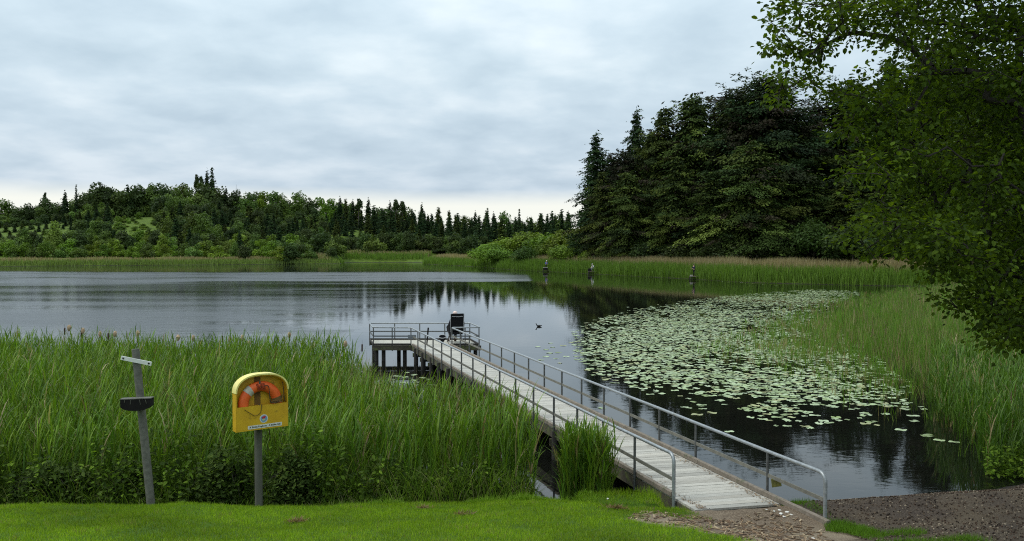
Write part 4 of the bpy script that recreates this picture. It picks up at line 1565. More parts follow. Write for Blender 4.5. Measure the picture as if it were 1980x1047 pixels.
bank_reeds('bank_reeds', [(-3, 178), (6.4, 160), (14, 146), (26, 124), (31, 112), (45, 103), (62, 100)], 9, 46000, 'green reeds with straw coloured tops along the far right bank', (1.5, 2.2), 1.0, side=1)
bank_reeds('point_reeds', [(-25, 240), (-23, 224), (-17, 212), (-8, 196), (-3, 178)], 8, 9000, 'short reeds with pale tops on the point below the bright bushes', (1.2, 1.8), 0.8, (0.08, 0.14), side=1)
bank_reeds('shore_reeds', [(-190, 180), (-121, 199), (-80, 214), (-46, 229)], 9, 22000, 'level strip of pale green reeds along the far left shore', (0.8, 1.25), 0.6, (0.1, 0.18), side=1, cols=[(0.14, 0.20, 0.04), (0.16, 0.22, 0.05)])
bank_reeds('bay_reeds', [(-46, 233), (-50, 250), (-25, 248)], 9, 6000, 'strip of reeds across the head of the bay', (1.2, 1.7), 0.3, (0.1, 0.18), side=1)

# ------------------------------------------------------------------ lawn grass
LX = [(-8.5, 8.8), (-10.5, 14.35), (-5, 14.35), (0.6, 14.5), (2.6, 14.6), (2.75, 13.4), (3.2, 10.5), (3.6, 8.8)]
P = scatter(LX, 230000)
bare = soft_mask(P, np.array(PATH), 0.35)
gn = vnoise(P, 0.7, 9.0)
gn2 = vnoise(P, 2.3, 5.0)
keep = rng.random(len(P)) < np.clip(1.15 - 1.3 * bare + 0.5 * gn2, 0, 1)
P, gn, gn2 = P[keep], gn[keep], gn2[keep]
n = len(P)
hl = rng.uniform(0.03, 0.062, n) * (1 + 0.6 * gn2) * (1 + 0.9 * sstep(P[:, 1], 13.7, 14.3))
tuft = np.exp(-(((P[:, 0] - 2.15) / 0.5) ** 2 + ((P[:, 1] - 14.1) / 0.4) ** 2))
hl *= 1 + 0.9 * tuft
col = pick([(0.205, 0.320, 0.012), (0.170, 0.280, 0.011), (0.26, 0.365, 0.020), (0.135, 0.235, 0.010)], n) * (1 + 0.45 * gn[:, None] + 0.25 * gn2[:, None])
dry = rng.random(n) < 0.03 + 0.25 * (gn2 > 0.42)
col[dry] = pick([(0.24, 0.21, 0.08)], int(dry.sum()))
zg = ground_z(P) - 0.004 + np.array([mnoise.noise(Vector((p_[0] * 0.8, p_[1] * 0.8, 0))) * 0.03 for p_ in P])
V, Q, T = blades(np.column_stack([P, zg]), hl, rng.uniform(0.006, 0.011, n), rng.uniform(0, 6.28, n), np.abs(rng.normal(0.2, 0.2, n)), rng.uniform(0.1, 0.9, n), 1, col, face_yaw=rng.uniform(0, PI, n))
# grass on the right of the jetty post and along the beach edge
RP = scatter([gpx(1592, 1008), gpx(1640, 1012), gpx(1700, 1030), gpx(1660, 1034), gpx(1598, 1028)], 2600)
RP2 = scatter([(4.35, 15.2), (4.75, 13.1), (4.95, 13.1), (4.9, 14.6)], 900)
RP3 = scatter([gpx(1600, 1020), gpx(1700, 1022), gpx(1800, 1030), gpx(1930, 1050), gpx(1700, 1050), gpx(1650, 1036)], 5000)
RP3 = RP3[vnoise(RP3, 2.2, 4.0) > 0.0]
RP = np.concatenate([RP, RP2, RP3])
rn = len(RP)
G2 = blades(np.column_stack([RP, ground_z(RP)]), rng.uniform(0.04, 0.11, rn), rng.uniform(0.006, 0.011, rn), rng.uniform(0, 6.28, rn), np.abs(rng.normal(0.2, 0.2, rn)), rng.uniform(0.1, 0.9, rn), 1, pick([(0.11, 0.22, 0.015), (0.09, 0.18, 0.012)], rn), face_yaw=rng.uniform(0, PI, rn))
FP = scatter([(-10.5, 13.5), (-10.5, 14.4), (2.5, 14.5), (2.5, 13.7)], 30000)
fk = vnoise(FP, 1.4, 2.2) + 0.5 * vnoise(FP, 4.0, 6.2)
FP, fk = FP[fk > -0.05], fk[fk > -0.05]
fn = len(FP)
G3 = blades(np.column_stack([FP, ground_z(FP) - 0.01]), rng.uniform(0.05, 0.16, fn) * (0.6 + 1.3 * fk.clip(0, 0.8)), rng.uniform(0.006, 0.011, fn), rng.uniform(0, 6.28, fn), np.abs(rng.normal(0.2, 0.2, fn)), rng.uniform(0.2, 1.2, fn), 2, pick([(0.15, 0.27, 0.014), (0.12, 0.22, 0.012), (0.18, 0.28, 0.02)], fn), face_yaw=rng.normal(0, 0.7, fn))
V, Q, T = join([(V, Q, T), G2, G3])
o = np_mesh('lawn_grass', V, Q, M['grass'], T)
tag(o, 'short bright green mown grass in the foreground', 'grass', kind='stuff')

# wood chips, dead reed litter and gravel
def litter(name, poly, n, size, cols, label, cat, flat=True, mat='twig_chip'):
    P = scatter(poly, n)
    z = ground_z(P) + 0.012
    z += np.array([mnoise.noise(Vector((p_[0] * 0.8, p_[1] * 0.8, 0))) * 0.03 for p_ in P])
    ln_ = rng.uniform(size[0], size[1], n)
    wd = np.minimum(rng.uniform(0.008, 0.022, n), ln_ * 0.6) if flat else ln_ * rng.uniform(0.6, 0.9, n)
    th = np.minimum(0.005, ln_ * 0.3) if flat else ln_ * 0.4
    a = rng.uniform(0, PI, n)
    tl = rng.normal(0, 0.15, n)
    A = np.stack([np.cos(a) * np.cos(tl), np.sin(a) * np.cos(tl), np.sin(tl)], 1)
    S = np.stack([-np.sin(a), np.cos(a), rng.normal(0, 0.1, n)], 1)
    U = norm(np.cross(A, S))
    C = np.column_stack([P, z])
    co = []
    th = np.broadcast_to(th, (n,))
    for sz in (-1, 1):
        for sa, sb in ((-1, -1), (1, -0.8), (0.9, 1), (-0.85, 0.9)):
            co.append(C + A * (ln_ / 2 * sa)[:, None] + S * (wd / 2 * sb)[:, None] + U * (th * sz)[:, None])
    V = np.stack(co, 1).reshape(-1, 3)
    f = np.array([[3, 2, 1, 0], [4, 5, 6, 7], [0, 1, 5, 4], [1, 2, 6, 5], [2, 3, 7, 6], [3, 0, 4, 7]])
    Q = ((np.arange(n) * 8)[:, None, None] + f[None]).reshape(-1, 4)
    o = np_mesh(name, V, Q, M['chip'], np.repeat(pick(cols, n, jit=0.2), 8, 0))
    tag(o, label, cat, kind='stuff')


M['chip'] = leaf_mat('chip', 0.0, 0.85, 0.2)
litter('reed_litter', [gpx(1240, 985), gpx(1330, 1000), gpx(1480, 985), gpx(1590, 1020), gpx(1620, 1060), gpx(1450, 1055), gpx(1300, 1020), gpx(1210, 1005)], 650, (0.03, 0.14), [(0.24, 0.165, 0.10), (0.17, 0.11, 0.068), (0.09, 0.06, 0.038), (0.36, 0.28, 0.18)], 'dry brown reed stalks and chips strewn at the foot of the jetty', 'litter')
litter('beach_chips', [(4.5, 15.8), (5.4, 16.05), (9.4, 16.7), (14, 18), (16, 8.5), (4.6, 8.8), (4.9, 12.8)], 15000, (0.010, 0.026), [(0.10, 0.07, 0.048), (0.06, 0.042, 0.03), (0.15, 0.11, 0.075), (0.035, 0.025, 0.018), (0.26, 0.21, 0.15), (0.08, 0.05, 0.034)], 'dark bark chips and gravel covering the small beach', 'gravel', flat=False)
litter('inlet_debris', [(0.4, 14.9), (0.8, 14.9), (0.9, 15.6), (0.5, 15.9), (0.3, 15.5)], 260, (0.05, 0.3), [(0.05, 0.035, 0.025), (0.09, 0.065, 0.045), (0.2, 0.14, 0.09)], 'dark mud and dead stalks in the gap between the reeds', 'litter')
litter('deck_litter_strip', [(sideR(20) - 0.22, 20), (sideR(20) - 0.11, 20), (sideR(13.4) - 0.11, 13.4), (sideR(13.4) - 0.42, 13.4)], 10, (0.02, 0.05), [(0.2, 0.13, 0.08)], 'x', 'litter')
bpy.data.objects.remove(bpy.data.objects['deck_litter_strip'])
# litter lying on the deck edges
n = 900
dd = 13.5 + 9 * rng.random(n) ** 1.6
sd = rng.random(n) < 0.6
off = np.abs(rng.normal(0, 0.09, n)) + 0.10
xx = np.where(sd, 4.33 - 0.318 * (dd - 14) - off, 2.715 - 0.318 * (dd - 14) + off)
C = np.column_stack([xx, dd, np.full(n, DZ + 0.010)])
a = rng.uniform(0, PI, n)
V, Q, T = cards(C, np.stack([np.cos(a), np.sin(a), rng.normal(0, 0.1, n)], 1), np.tile([0, 0, 1.0], (n, 1)), rng.uniform(0.02, 0.07, n), rng.uniform(0.008, 0.025, n), pick([(0.22, 0.14, 0.08), (0.14, 0.09, 0.05), (0.3, 0.22, 0.13)], n))
o = np_mesh('leaf_litter', V, Q, M['chip'], T)
tag(o, 'brown leaf litter gathered along the kerb boards of the jetty', 'litter', kind='stuff')

# white scraps near the handrail foot
scr = [(1497, 990, .045), (1510, 996, .075), (1522, 992, .06), (1516, 1001, .055), (1530, 997, .05), (1492, 979, .045), (1482, 987, .04), (1396, 984, .03), (1507, 988, .05), (1572, 1043, .05), (1475, 972, .035), (1222, 978, .045), (1175, 966, .05)]
for px, py, s in scr:
    g = at_z(px, py, 0.72)
    g[2] = gz(g[0], g[1])
    for _ in range(4):
        g = at_z(px, py, gz(g[0], g[1]))
    q = MB()
    rs = Matrix.Rotation(random.random() * 3, 3, 'Z')
    q.ball((0, 0, 0), (s * 0.55, s * 0.4, s * 0.22), 9, 6, rs)
    q.v = [(a + random.uniform(-.1, .1) * s, b_ + random.uniform(-.1, .1) * s, c_ + random.uniform(-.05, .05) * s) for a, b_, c_ in q.v]
    o = q.build('white_scrap', M['scrap'])
    o.location = (g[0], g[1], g[2] + s * 0.22)
    lab = 'pale scrap lying in the grass left of the jetty' if px < 1300 else ('pale scrap alone at the bottom edge of the dirt path' if px > 1560 else 'small white scrap in the scatter on the dirt beside the right kerb board')
    tag(o, lab, 'scrap', 'white scraps on the ground')

# ------------------------------------------------------------------ undergrowth and brambles
def weed_leaves(C, size, cols, down=0.25):
    n = len(C)
    a = rng.uniform(0, 2 * PI, n)
    tl = rng.normal(-down, 0.45, n)
    A = np.stack([np.cos(a) * np.cos(tl), np.sin(a) * np.cos(tl), np.sin(tl)], 1)
    Nn = norm(np.stack([rng.normal(0, 0.35, n), rng.normal(-0.2, 0.35, n), np.ones(n)], 1))
    ln_ = rng.uniform(size[0], size[1], n)
    return leaves(C, A, Nn, ln_, ln_ * rng.uniform(0.45, 0.65, n), pick(cols, n))


def bramble(loc, rx_, ry_, h, n, label, cols):
    e = empty('bramble_bush', loc)
    tag(e, label, 'bush')
    q = MB()
    tips = []
    for k in range(26):
        a = random.uniform(0, 6.28)
        r1 = random.uniform(0.3, 1.0)
        t = Vector((rx_ * r1 * math.cos(a), ry_ * r1 * math.sin(a), random.uniform(0.1, 0.5) * h))
        mid = Vector((t.x * 0.5, t.y * 0.5, h * random.uniform(0.7, 1.0)))
        pts = [Vector((t.x * 0.1, t.y * 0.1, -0.05)), mid, t]
        cur = [pts[0] * (1 - s) ** 2 + pts[1] * 2 * s * (1 - s) + pts[2] * s * s for s in np.linspace(0, 1, 7)]
        q.tube(cur, [0.008 - 0.0009 * i for i in range(7)], 5)
    q.build('cane', M['twig'], e)
    u = rand_dirs(n)
    r = rng.random(n) ** 0.25
    bump = 0.8 + 0.35 * np.array([mnoise.noise(Vector(d_ * 2.2 + 11)) for d_ in u])
    C = u * np.array([rx_, ry_, h]) * (r * bump)[:, None]
    C[:, 2] = np.abs(C[:, 2])
    V, Q, T = weed_leaves(C, (0.05, 0.10), cols)
    np_mesh('foliage', V, Q, M['weed'], T, parent=e)


DK = [(0.046, 0.078, 0.016), (0.066, 0.104, 0.020), (0.037, 0.062, 0.013), (0.092, 0.135, 0.027)]
LT = [(0.119, 0.198, 0.020), (0.092, 0.161, 0.016), (0.158, 0.244, 0.025), (0.066, 0.120, 0.014)]
bramble((-4.95, 14.55, 0.55), 0.62, 0.5, 1.05, 2600, 'dark bramble bush between the leaning post and the lifebuoy stand', DK)
bramble((-3.75, 14.6, 0.55), 0.62, 0.5, 0.95, 2600, 'dark bramble bush behind the post of the lifebuoy stand', DK)
bramble((-7.9, 14.6, 0.55), 1.0, 0.45, 0.72, 3000, 'low dark bramble bush left of the leaning post', DK)
bramble((-6.5, 14.6, 0.55), 0.55, 0.45, 0.80, 1800, 'small bramble bush right behind the leaning post', DK + LT)
STRIP = [(-10.5, 14.2), (-10.5, 16.0), (0.0, 15.6), (0.35, 14.55), (-2.5, 14.4), (-5, 14.2)]
Pp = scatter(STRIP, 900)
zz = ground_z(Pp)
hh = rng.uniform(0.3, 1.35, len(Pp)) * np.where(Pp[:, 0] > -2.8, 0.62, 1.0) * (1 + 0.6 * vnoise(Pp, 0.9, 6.0))
nl = 26
C = np.repeat(np.column_stack([Pp, zz]), nl, 0)
f = np.tile(np.linspace(0.15, 1, nl), len(Pp))
a = rng.uniform(0, 6.28, len(C))
r_ = 0.06 * (1.2 - f)
C = C + np.column_stack([np.cos(a) * r_, np.sin(a) * r_, f * np.repeat(hh, nl)])
W1 = weed_leaves(C, (0.05, 0.12), LT + DK)
st = blades(np.column_stack([Pp, zz]), hh, np.full(len(Pp), 0.012), rng.uniform(0, 6, len(Pp)), np.full(len(Pp), 0.03), np.full(len(Pp), 0.05), 2, pick(DK, len(Pp)), face_yaw=rng.normal(0, .5, len(Pp)))
Pg = scatter([(-10.5, 13.95), (-10.5, 15.0), (0.4, 15.0), (0.45, 14.5), (-2.5, 14.15), (-5, 13.95)], 8500)
ng = len(Pg)
gr = blades(np.column_stack([Pg, ground_z(Pg)]), rng.uniform(0.2, 1.0, ng) * (1 + 0.5 * vnoise(Pg, 1.1, 3.0)) * (0.18 + 0.82 * sstep(Pg[:, 1] + 0.35 * vnoise(Pg, 0.8, 1.0), 14.0, 14.5)), rng.uniform(0.008, 0.016, ng), rng.uniform(0, 6.28, ng), np.abs(rng.normal(0.15, 0.15, ng)), rng.uniform(0.3, 1.6, ng), 4, pick(LT + [(0.2, 0.2, 0.09)], ng), face_yaw=rng.normal(0, .6, ng))
V, Q, T = join([W1, st, gr])
o = np_mesh('undergrowth', V, Q, M['weed'], T)
tag(o, 'leafy nettles and long grass along the edge of the lawn', 'undergrowth', kind='stuff')
EDGE = [(10.0, 17.75), (10.9, 20.5), (12.2, 25), (15.5, 31), (19, 31), (18, 24), (14, 18.6)]
Pe = scatter(EDGE, 2600)
V, Q, T = reed_plants(Pe, 1.1, 1.75, np.maximum(ground_z(Pe), -0.15), nleaf=5, dead=0.08, cols=[(0.075, 0.15, 0.016), (0.06, 0.125, 0.014), (0.10, 0.175, 0.022)])
o = np_mesh('edge_reeds', V, Q, M['reed'], T)
tag(o, 'taller green reeds at the right edge between the beach and the rushes', 'reeds', kind='stuff')
# weeds on the right bank by the beach end
Pp = scatter([(9.9, 17.6), (10.4, 18.6), (13, 19), (15, 18.5), (12, 17.2)], 160)
zz = np.maximum(ground_z(Pp), 0)
hh = rng.uniform(0.2, 0.75, len(Pp))
C = np.repeat(np.column_stack([Pp, zz]), 22, 0)
f = np.tile(np.linspace(0.1, 1, 22), len(Pp))
a = rng.uniform(0, 6.28, len(C))
C = C + np.column_stack([np.cos(a) * 0.07, np.sin(a) * 0.07, f * np.repeat(hh, 22)])
V, Q, T = weed_leaves(C, (0.05, 0.12), LT)
o = np_mesh('bank_weeds', V, Q, M['weed'], T)
tag(o, 'leafy weeds at the right end of the beach', 'undergrowth', kind='stuff')

# bulrush heads standing proud of the reed bed
heads = [(125, 640, 0), (133, 634, 1), (157, 645, 0), (193, 646, 1), (209, 650, 0), (222, 646, 1), (266, 645, 1), (344, 653, 1), (373, 654, 1), (430, 655, 0), (444, 657, 1), (468, 653, 1), (481, 665, 1), (559, 648, 1), (572, 664, 0), (667, 665, 1), (525, 686, 0), (700, 672, 0), (160, 640, 1)]
for k, (px, py, fl) in enumerate(heads):
    g = at_d(px, py, 25.6 if px < 600 else 23.6)
    z0_ = gz(g[0], g[1])
    e = empty('bulrush', (g[0], g[1], z0_))
    side_ = 'left' if px < 300 else 'middle'
    tag(e, ('pale fluffy bulrush head' if fl else 'dark brown bulrush spike') + ' standing above the reed tops against the water', 'bulrush', ('fluffy' if fl else 'dark') + ' bulrush heads above the reed bed')
    h = g[2] - z0_
    q = MB()
    q.tube([(0, 0, 0), (0.01, 0, h * 0.5), (0, 0, h)], [0.008, 0.006, 0.004], 5)
    q.build('stem', M['reed_stem'] if 'reed_stem' in M else M['rope'], e)
    q = MB()
    if fl:
        q.tube([(0, 0, h - 0.10), (0.005, 0, h - 0.05), (0.012, 0, h + 0.02), (0.01, 0, h + 0.07), (0.01, 0, h + 0.085)], [0.018, 0.045, 0.058 * random.uniform(.8, 1.15), 0.035, 0.01], 8)
        q.v = [(a + random.uniform(-.008, .008), b_ + random.uniform(-.008, .008), c_ + random.uniform(-.008, .008)) for a, b_, c_ in q.v]
        q.build('seed_head', M['seed_fluff'], e)
    else:
        q.tube([(0, 0, h - 0.12), (0, 0, h - 0.11), (0.004, 0, h + 0.08), (0.004, 0, h + 0.09)], [0.010, 0.022, 0.021, 0.006], 8)
        q.tube([(0.004, 0, h + 0.09), (0.004, 0, h + 0.2)], [0.004, 0.002], 5)
        q.build('seed_head', M['seed_brown'], e)


# ------------------------------------------------------------------ trees
def conifer_mesh(h, r, seed, droop=0.5, density=1.0, cs=0.5, cols=None, base=0.03, irregular=0.25, power=0.7, dead=0.0, top=1.0, step_f=0.03, light=0.25):
    """drooping boughs, each a feathery clump of needle cards hanging from its branch"""
    rs = np.random.default_rng(seed)
    Cs, As, Ns, Ls, Ts = [], [], [], [], []
    z = base * h
    step = step_f * h
    cols = np.array(cols)
    az0 = 0.0
    while z < h * 0.985:
        t = z / h
        Rz = r * (1 - t) ** power * min(1.0, 0.7 + 1.2 * t) + 0.012 * h * top
        Rz *= 1 + 0.13 * math.sin(z * 9.5 / h * 2 + seed) + 0.08 * math.sin(z * 31 / h + seed * 2)
        nb = int(max(4, round((4.5 + 5.5 * Rz / r) * rs.uniform(0.8, 1.2))))
        for b_ in range(nb):
            az0 += 2.4 + rs.normal(0, 0.4)
            az = az0
            Lb = Rz * (1 + irregular * rs.normal(0, 0.75))
            if Lb < 0.2:
                continue
            zb = z + rs.normal(0, 1.0) * step
            dro = droop * rs.uniform(0.5, 1.6) * (1.15 - 0.8 * t) - 0.25 * (t > 0.9)
            dr = np.array([math.cos(az), math.sin(az)])
            sd = np.array([-dr[1], dr[0]])
            c_ = cols[rs.integers(0, len(cols))] * rs.uniform(0.6, 1.6)
            if rs.random() < dead:
                c_ = np.array((0.036, 0.030, 0.018)) * rs.uniform(0.7, 1.2)
            ncl = max(2, int(Lb / 1.1))
            for q_ in range(ncl):
                s0 = (q_ + rs.uniform(0.3, 1.0)) / ncl
                cr = (0.30 + 0.16 * Lb) * (1.05 - 0.45 * s0) * rs.uniform(0.8, 1.25)
                lat0 = rs.normal(0, 0.16) * Lb * s0
                ctr = np.array([dr[0] * Lb * s0 + sd[0] * lat0, dr[1] * Lb * s0 + sd[1] * lat0, zb - dro * Lb * s0 + 0.15 * Lb * s0 ** 3])
                k = int(max(9, density * 21 * (cr / cs) ** 1.35))
                u = rs.normal(0, 0.5, (k, 3))
                P_ = ctr + (u[:, :1] * np.array([dr[0], dr[1], -dro * 0.9]) * 1.25 + u[:, 1:2] * np.array([sd[0], sd[1], 0.0])) * cr
                P_[:, 2] -= np.abs(u[:, 2]) * cr * 0.8
                A_ = np.column_stack([dr[0] + sd[0] * u[:, 1] * 1.2, dr[1] + sd[1] * u[:, 1] * 1.2, -dro - 0.25 + rs.normal(0, 0.45, k)])
                N_ = np.column_stack([rs.normal(0, 0.8, k) + dr[0] * 0.5, rs.normal(0, 0.8, k) + dr[1] * 0.5, 0.3 + rs.random(k)])
                Cs.append(P_)
                As.append(A_)
                Ns.append(norm(N_))
                Ls.append(cs * rs.uniform(0.6, 1.3, k) * (1 - 0.25 * t))
                Ts.append(c_[None] * rs.uniform(0.75, 1.25, (k, 1)))
        ki = int(density * 16 * (Rz / cs) ** 1.2)
        a_ = rs.uniform(0, 2 * PI, ki)
        q_ = rs.random(ki) ** 0.6 * 0.62 * Rz
        Cs.append(np.column_stack([np.cos(a_) * q_, np.sin(a_) * q_, z - 0.5 * droop * q_ + rs.normal(0, 0.8, ki) * step]))
        As.append(np.column_stack([np.cos(a_), np.sin(a_), -0.8 + rs.normal(0, 0.5, ki)]))
        Ns.append(norm(np.column_stack([np.cos(a_) + rs.normal(0, 0.6, ki), np.sin(a_) + rs.normal(0, 0.6, ki), 0.4 + rs.normal(0, 0.3, ki)])))
        Ls.append(cs * rs.uniform(1.0, 1.8, ki))
        Ts.append(cols[rs.integers(0, len(cols), ki)] * rs.uniform(0.6, 1.1, (ki, 1)))
        z += step * rs.uniform(0.75, 1.2)
    C, A, Nn, Ln_, T = map(np.concatenate, (Cs, As, Ns, Ls, Ts))
    V, Q, T = cards(C, A, Nn, Ln_, Ln_ * 0.5, T)
    return np_mesh('crown', V, Q, M['conifer'], T, link=False)


def trunk_mesh(h, r, lean=0.0, limbs=0, rs=None, crown_r=2.0):
    q = MB()
    q.tube([(0, 0, -0.5), (0, 0, h * 0.3), (lean * h * 0.3, 0, h * 0.65), (lean * h, 0, h)], [r * 1.25, r * 0.9, r * 0.55, r * 0.12], 8)
    for k in range(limbs):
        a = random.uniform(0, 6.28)
        z = h * random.uniform(0.25, 0.75)
        l = crown_r * random.uniform(0.5, 0.85)
        q.tube([(0, 0, z), (math.cos(a) * l * 0.5, math.sin(a) * l * 0.5, z + l * 0.35), (math.cos(a) * l, math.sin(a) * l, z + l * 0.55)], [r * 0.4, r * 0.25, r * 0.08], 6)
    o = q.build('trunk', M['bark'])
    me = o.data
    bpy.data.objects.remove(o)
    return me


def broad_mesh(h, r, seed, n=1600, cs=0.5, cols=None, lobes=14, low=0.12, flat=0.8, squash=1.0):
    rs = np.random.default_rng(seed)
    cz, hz = h * (low + 1) / 2, h * (1 - low) / 2
    Cs, Ns, Ts = [], [], []
    for k in range(lobes):
        u = rs.normal(size=3)
        u /= np.linalg.norm(u)
        if u[2] < -0.5 and low >= 0:
            u[2] *= -0.6
        rl = r * rs.uniform(0.28, 0.48)
        f = rs.uniform(0.55, 0.95) if k else 0.0
        taper = 1 - 0.35 * max(0, u[2])
        ctr = np.array([u[0] * (r - rl) * f * taper * 1.15, u[1] * (r - rl) * f * taper * 1.15, cz + u[2] * (hz - rl * 0.7) * (f + 0.1)])
        m_ = int(n / lobes * (rl / (r * 0.38)) ** 2)
        d_ = rs.normal(size=(m_, 3))
        d_ /= np.linalg.norm(d_, axis=1, keepdims=True)
        rr = rl * (0.55 + 0.5 * rs.random(m_) ** 0.6) * (1 + 0.22 * np.sin(d_[:, 0] * 5 + k) * np.cos(d_[:, 1] * 4 + 2 * k))
        C = ctr + d_ * rr[:, None] * np.array([1, 1, flat])
        c_ = np.array(cols)[rs.integers(0, len(cols))] * rs.uniform(0.8, 1.25)
        Cs.append(C)
        Ns.append(d_ * 0.7 + rs.normal(0, 0.5, (m_, 3)) + np.array([0, 0, 0.3]))
        Ts.append(c_[None] * rs.uniform(0.75, 1.3, (m_, 1)))
    C, Nn, T = map(np.concatenate, (Cs, Ns, Ts))
    C[:, 2] = np.maximum(C[:, 2], 0.05 * h)
    k = len(C)
    A = np.cross(norm(Nn), norm(rs.normal(size=(k, 3))))
    l = cs * rs.uniform(0.6, 1.4, k)
    V, Q, T = cards(C, A, norm(Nn), l, l * 0.75, T)
    return np_mesh('crown', V, Q, M['tree'], T, link=False)


def make_tree(name, crown, trunk, loc, rz=0.0, sc=(1, 1, 1), label=None, cat='tree', group=None):
    e = bpy.data.objects.new(name, None)
    COL.objects.link(e)
    e.location = [float(c_) for c_ in loc]
    e.rotation_euler = (0, 0, rz)
    e.scale = sc
    e.empty_display_size = 0.5
    a = bpy.data.objects.new('crown', crown)
    COL.objects.link(a)
    a.parent = e
    b_ = bpy.data.objects.new('trunk', trunk)
    COL.objects.link(b_)
    b_.parent = e
    tag(e, label, cat, group)
    return e


SPR = [(0.022, 0.045, 0.016), (0.018, 0.036, 0.015), (0.028, 0.055, 0.018), (0.034, 0.060, 0.016)]
SPR_G = [(0.048, 0.070, 0.014), (0.034, 0.055, 0.012), (0.073, 0.095, 0.018), (0.024, 0.039, 0.012)]
SPR_B = [(0.020, 0.026, 0.012), (0.026, 0.026, 0.014), (0.026, 0.036, 0.014)]
# big conifers on the right bank: unit scale 30 m high
bigs = [conifer_mesh(30, 6.8, 11, 0.85, 1.0, 0.52, SPR_G, 0.03, 0.24, 0.52, 0.06, 1.6),
        conifer_mesh(30, 7.8, 12, 0.90, 1.0, 0.54, SPR_G, 0.03, 0.26, 0.44, 0.08, 2.0),
        conifer_mesh(30, 5.8, 13, 0.70, 1.0, 0.48, SPR, 0.03, 0.24, 0.60, 0.06, 1.2),
        conifer_mesh(30, 6.6, 14, 0.60, 1.0, 0.52, SPR_B, 0.05, 0.30, 0.42, 0.35, 2.4),
        conifer_mesh(30, 8.0, 15, 0.65, 1.0, 0.54, SPR_G + SPR_B + SPR, 0.04, 0.32, 0.34, 0.15, 3.0)]
big_trunk = trunk_mesh(27, 0.3)
right_trees = [  # px, top y, depth, kind, width scale, label
    (1138, 260, 152, 2, 0.95, 'pointed spruce at the outer left end of the dark conifer wood'),
    (1168, 300, 158, 3, 0.9, 'brownish bare topped conifer second from the left end of the conifer wood'),
    (1192, 292, 150, 3, 0.95, 'rounded brownish pine between the outer spruce and the thin topped spruce'),
    (1231, 214, 154, 2, 0.85, 'spruce with a thin open top rising above the left part of the wood'),
    (1215, 330, 143, 1, 0.85, 'lower green spruce in front of the thin topped spruce'),
    (1285, 205, 148, 0, 1.05, 'broad green spruce with drooping boughs left of the fan topped spruce'),
    (1340, 178, 150, 1, 1.10, 'tall fan topped spruce in the middle of the conifer wood'),
    (1312, 300, 140, 0, 0.95, 'green spruce with drooping boughs at the front of the wood, left of centre'),
    (1400, 192, 158, 3, 1.15, 'dark pine filling the dip between the two tallest conifers'),
    (1425, 178, 152, 4, 1.0, 'blunt dark pine joined to the left side of the tallest conifer'),
    (1482, 155, 150, 4, 1.25, 'tallest wide topped conifer of the wood'),
    (1455, 270, 141, 1, 1.1, 'large layered spruce standing in front of the tallest conifer'),
    (1380, 330, 139, 0, 0.9, 'lower layered spruce behind the angler in navy'),
    (1535, 215, 152, 4, 1.05, 'dark conifer on the right shoulder of the wood'),
    (1580, 200, 160, 3, 1.0, 'dark pine partly hidden behind the sprig of the overhanging tree'),
    (1560, 330, 142, 1, 1.0, 'lower dark spruce below the gap in the wood'),
    (1640, 165, 158, 4, 1.1, 'dark conifer behind the left edge of the overhanging crown'),
    (1722, 115, 152, 2, 1.2, 'dark conifer mostly hidden behind the overhanging crown'),
    (1630, 350, 138, 0, 1.05, 'lower spruce seen under the left edge of the overhanging crown'),
    (1815, 95, 146, 4, 1.2, 'dark conifer hidden deep behind the overhanging crown'),
    (1700, 370, 132, 1, 1.1, 'low spreading spruce behind the reeds on the right'),
    (1890, 130, 136, 0, 1.2, 'conifer hidden behind the thick right part of the overhanging crown'),
    (1780, 390, 124, 0, 1.1, 'low dark spruce at the right end of the far bank'),
    (1262, 250, 150, 1, 0.8, 'spruce filling the notch right of the thin topped spruce'),
    (1150, 330, 147, 0, 0.75, 'small green spruce in front of the outer spruce at the left end'),
    (1510, 185, 156, 2, 0.95, 'spruce leaning into the right side of the tallest conifer'),
    (1970, 110, 126, 1, 1.2, 'conifer at the right edge of the view behind the overhanging crown'),
]
for px, ty, dd, kd, ws, lab in right_trees:
    dd += 11 * max(0.0, min(1.0, (1420 - px) / 120))
    px += 14 if px < 1200 else 0
    g = at_d(px, ty, dd)
    z0_ = gz(g[0], dd)
    s = (g[2] - z0_) / 30.0
    make_tree('conifer_tree', bigs[kd], big_trunk, (g[0], dd, z0_), random.uniform(0, 6.28), (1.12 * ws * (0.55 + 0.45 * s), 1.12 * ws * (0.55 + 0.45 * s), s), lab, 'conifer', 'conifers of the right bank wood')
# understorey at the foot of the wood
BR_DK = [(0.034, 0.056, 0.014), (0.042, 0.068, 0.015), (0.026, 0.044, 0.012)]
BR_MD = [(0.054, 0.092, 0.017), (0.066, 0.107, 0.019), (0.046, 0.078, 0.015)]
BR_LT = [(0.114, 0.179, 0.017), (0.134, 0.206, 0.022), (0.094, 0.152, 0.015)]
BR_YL = [(0.12, 0.18, 0.032), (0.10, 0.16, 0.028), (0.14, 0.20, 0.04)]
bush_lt = [broad_mesh(8, 5.0, 41 + k, 5200, 0.38, BR_LT, 20, 0.0, 0.85) for k in range(2)]
bush_md = [broad_mesh(8, 4.6, 51, 4600, 0.38, BR_MD, 18, 0.0, 0.85)]
bush_dk = [broad_mesh(8, 4.4, 61, 4200, 0.42, BR_DK, 16, 0.0, 0.85)]
bush_trunk = trunk_mesh(5, 0.12, 0.05, 6, crown_r=3.5)
